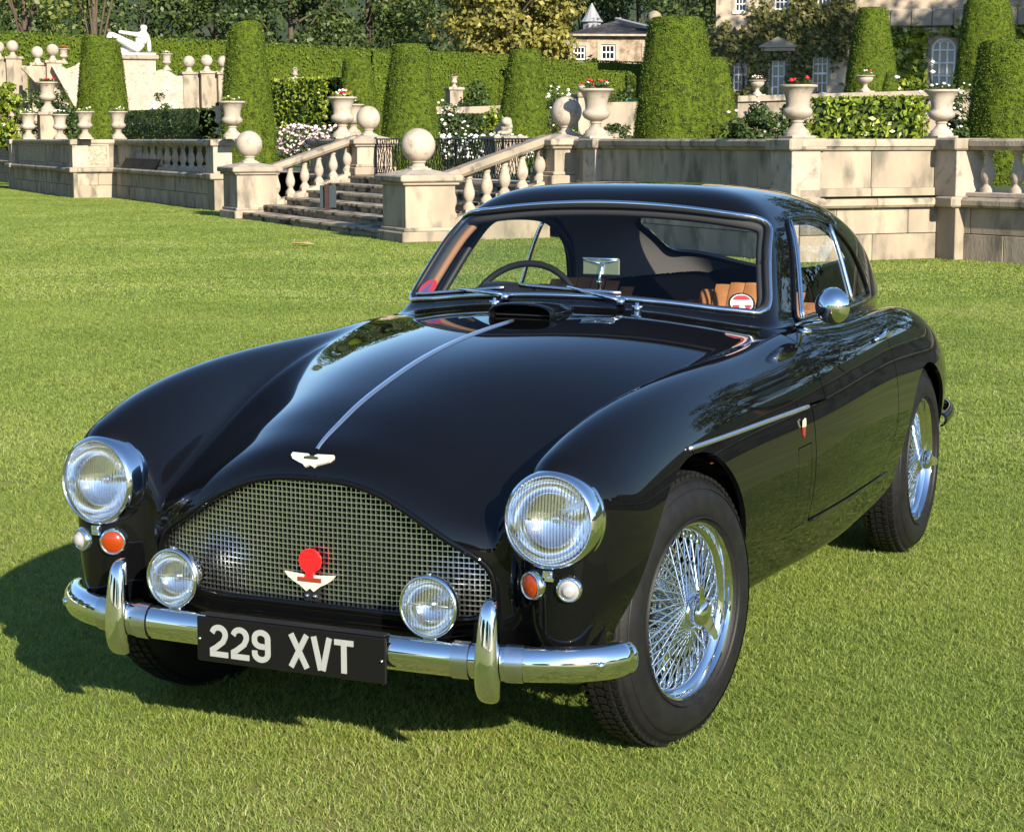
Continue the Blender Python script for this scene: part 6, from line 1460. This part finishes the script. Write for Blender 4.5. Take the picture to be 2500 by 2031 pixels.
# ================================================================== lawn
lawn_m = mat('lawn_soil', (.10,.135,.016), rough=.95, color2=(.16,.18,.026), scale=1.3, color3=(.14,.13,.035), scale3=.35, lo3=.52, hi3=.72)
S_ = 1500.0
struct(link('lawn', np_mesh('lawn', [(-S_,-S_,0),(S_,-S_,0),(S_,S_,0),(-S_,S_,0)], [[0,1,2,3]]), lawn_m))
def grass_mat(name, g1, g2, dry):
    m = bpy.data.materials.new(name); m.use_nodes = True; nt = m.node_tree; p = nt.nodes['Principled BSDF']; out = nt.nodes['Material Output']
    ge = nd(nt, 'ShaderNodeNewGeometry'); r = nd(nt, 'ShaderNodeValToRGB'); e = r.color_ramp.elements; e[0].color = (*g1, 1); e[1].color = (*dry, 1); e[1].position = 1.0
    x = e.new(.60); x.color = (*g2, 1); x = e.new(.90); x.color = (g2[0]*1.3, g2[1]*1.14, g2[2]*1.2, 1); x = e.new(.965); x.color = (g2[0]*1.35, g2[1]*1.12, g2[2]*1.2, 1)
    ns = nd(nt, 'ShaderNodeTexNoise'); ns.inputs['Scale'].default_value = .55; ns.inputs['Detail'].default_value = 5; nt.links.new(ge.outputs['Position'], ns.inputs['Vector'])
    mr = nd(nt, 'ShaderNodeMapRange'); mr.inputs[1].default_value = .35; mr.inputs[2].default_value = .68; mr.inputs[3].default_value = -.26; mr.inputs[4].default_value = .16; nt.links.new(ns.outputs[0], mr.inputs[0])
    ad = nd(nt, 'ShaderNodeMath', operation='ADD', use_clamp=True); nt.links.new(ge.outputs['Random Per Island'], ad.inputs[0]); nt.links.new(mr.outputs[0], ad.inputs[1]); nt.links.new(ad.outputs[0], r.inputs[0])
    nt.links.new(r.outputs[0], p.inputs['Base Color']); p.inputs['Roughness'].default_value = .5; p.inputs['Specular IOR Level'].default_value = .35
    tr = nd(nt, 'ShaderNodeBsdfTranslucent'); nt.links.new(r.outputs[0], tr.inputs['Color']); mx = nd(nt, 'ShaderNodeMixShader'); mx.inputs[0].default_value = .38
    nt.links.new(p.outputs[0], mx.inputs[1]); nt.links.new(tr.outputs[0], mx.inputs[2]); nt.links.new(mx.outputs[0], out.inputs[0]); return m
gm1 = grass_mat('lawn_blades', (.112,.178,.028), (.250,.325,.066), (.42,.42,.19))
def blades(n, size, h0, h1, w0, w1, lean):
    # clumped blade roots
    nc = n//9; cc = RNG.uniform(0, size, (nc, 2)); root = (cc[RNG.integers(0, nc, n)]+RNG.normal(size=(n, 2))*size*.012) % size
    a = RNG.uniform(0, 6.283, n); h = RNG.uniform(h0, h1, n)*(1+.5*(RNG.uniform(0, 1, n) > .96)); w = RNG.uniform(w0, w1, n); ln = np.abs(RNG.normal(size=n))*lean*h+.1*h; b = RNG.uniform(0, 6.283, n)
    d = np.stack([np.cos(a), np.sin(a), np.zeros(n)], -1)*ln[:, None]; s = np.stack([np.cos(b), np.sin(b), np.zeros(n)], -1)*w[:, None]*.5
    r0 = np.concatenate([root-size/2, np.full((n, 1), -.004)], 1); mid = r0+d*.4+np.array([0,0,1])*(h*.6)[:, None]; tip = r0+d*1.25+np.array([0,0,1])*h[:, None]
    V = np.stack([r0-s, r0+s, mid+s*.8, mid-s*.8, tip], 1).reshape(-1, 3); i = np.arange(n)[:, None]*5
    return V, np.concatenate([np.concatenate([i, i+1, i+2], 1), np.concatenate([i, i+2, i+3], 1), np.concatenate([i+3, i+2, i+4], 1)])
def grass_field(name, pts, geo, size, material):
    V, F = geo; nv = len(V); P = np.concatenate([pts, np.zeros((len(pts), 1))], 1) if pts.shape[1] == 2 else pts
    V = np.concatenate([V, P]); me = np_mesh(name, V, F); at_ = me.attributes.new('is_point', 'BOOLEAN', 'POINT'); flag = np.zeros(len(V), bool); flag[nv:] = True; at_.data.foreach_set('value', flag)
    o = link(name, me, material); stuff(o)
    ng = bpy.data.node_groups.new(name, 'GeometryNodeTree'); ng.interface.new_socket('Geometry', in_out='INPUT', socket_type='NodeSocketGeometry'); ng.interface.new_socket('Geometry', in_out='OUTPUT', socket_type='NodeSocketGeometry')
    gi, go = ng.nodes.new('NodeGroupInput'), ng.nodes.new('NodeGroupOutput'); na = ng.nodes.new('GeometryNodeInputNamedAttribute'); na.data_type = 'BOOLEAN'; na.inputs['Name'].default_value = 'is_point'
    sp = ng.nodes.new('GeometryNodeSeparateGeometry'); sp.domain = 'POINT'; iop = ng.nodes.new('GeometryNodeInstanceOnPoints')
    rv = ng.nodes.new('FunctionNodeRandomValue'); rv.data_type = 'INT'; rv.inputs[4].default_value = 0; rv.inputs[5].default_value = 3
    mu = ng.nodes.new('ShaderNodeMath'); mu.operation = 'MULTIPLY'; mu.inputs[1].default_value = math.pi/2; cx_ = ng.nodes.new('ShaderNodeCombineXYZ')
    L = ng.links.new; L(gi.outputs[0], sp.inputs[0]); L(na.outputs[0], sp.inputs[1]); L(sp.outputs[0], iop.inputs['Points']); L(sp.outputs[1], iop.inputs['Instance'])
    L(rv.outputs[2], mu.inputs[0]); L(mu.outputs[0], cx_.inputs[2]); L(cx_.outputs[0], iop.inputs['Rotation']); L(iop.outputs[0], go.inputs[0])
    o.modifiers.new('scatter', 'NODES').node_group = ng; return o
def visible(p, m=1.0):
    q = np.concatenate([p, np.zeros((len(p), 1))], 1)-CAM_POS; d = q@CF; x = q@CR; return (d > 2.2) & (np.abs(x) < d*.2671*1.02+m), d
gx_, gy_ = np.meshgrid(np.arange(-48, 14, 1.0)+.5, np.arange(-4, 56, 1.0)+.5); G1 = np.stack([gx_.ravel(), gy_.ravel()], -1); vis, dep = visible(G1); 
def in_front(G):
    v = (G-TO)@E2; u = (G-TO)@E1; return v < np.where(u < uR, VL, np.where(u < uC, VW, V5))+.9+np.where(u > uC, (u-uC)*.25, 0)
front = in_front(G1); near = G1[vis & (dep < 8.5)]; mid_ = G1[vis & (dep >= 8.5) & (dep < 18) & front]
grass_field('lawn_grass', near, blades(32000, 1.0, .008, .022, .0017, .0031, .8), 1.0, gm1)
grass_field('lawn_grass', mid_, blades(11000, 1.0, .010, .026, .003, .0055, .8), 1.0, gm1)
gx_, gy_ = np.meshgrid(np.arange(-60, 14, 2.0)+1, np.arange(-4, 60, 2.0)+1); G2 = np.stack([gx_.ravel(), gy_.ravel()], -1); vis, dep = visible(G2, 2); front = in_front(G2)
grass_field('lawn_grass', G2[vis & (dep >= 17.5) & front], blades(12000, 2.0, .010, .026, .007, .013, .8), 2.0, gm1)
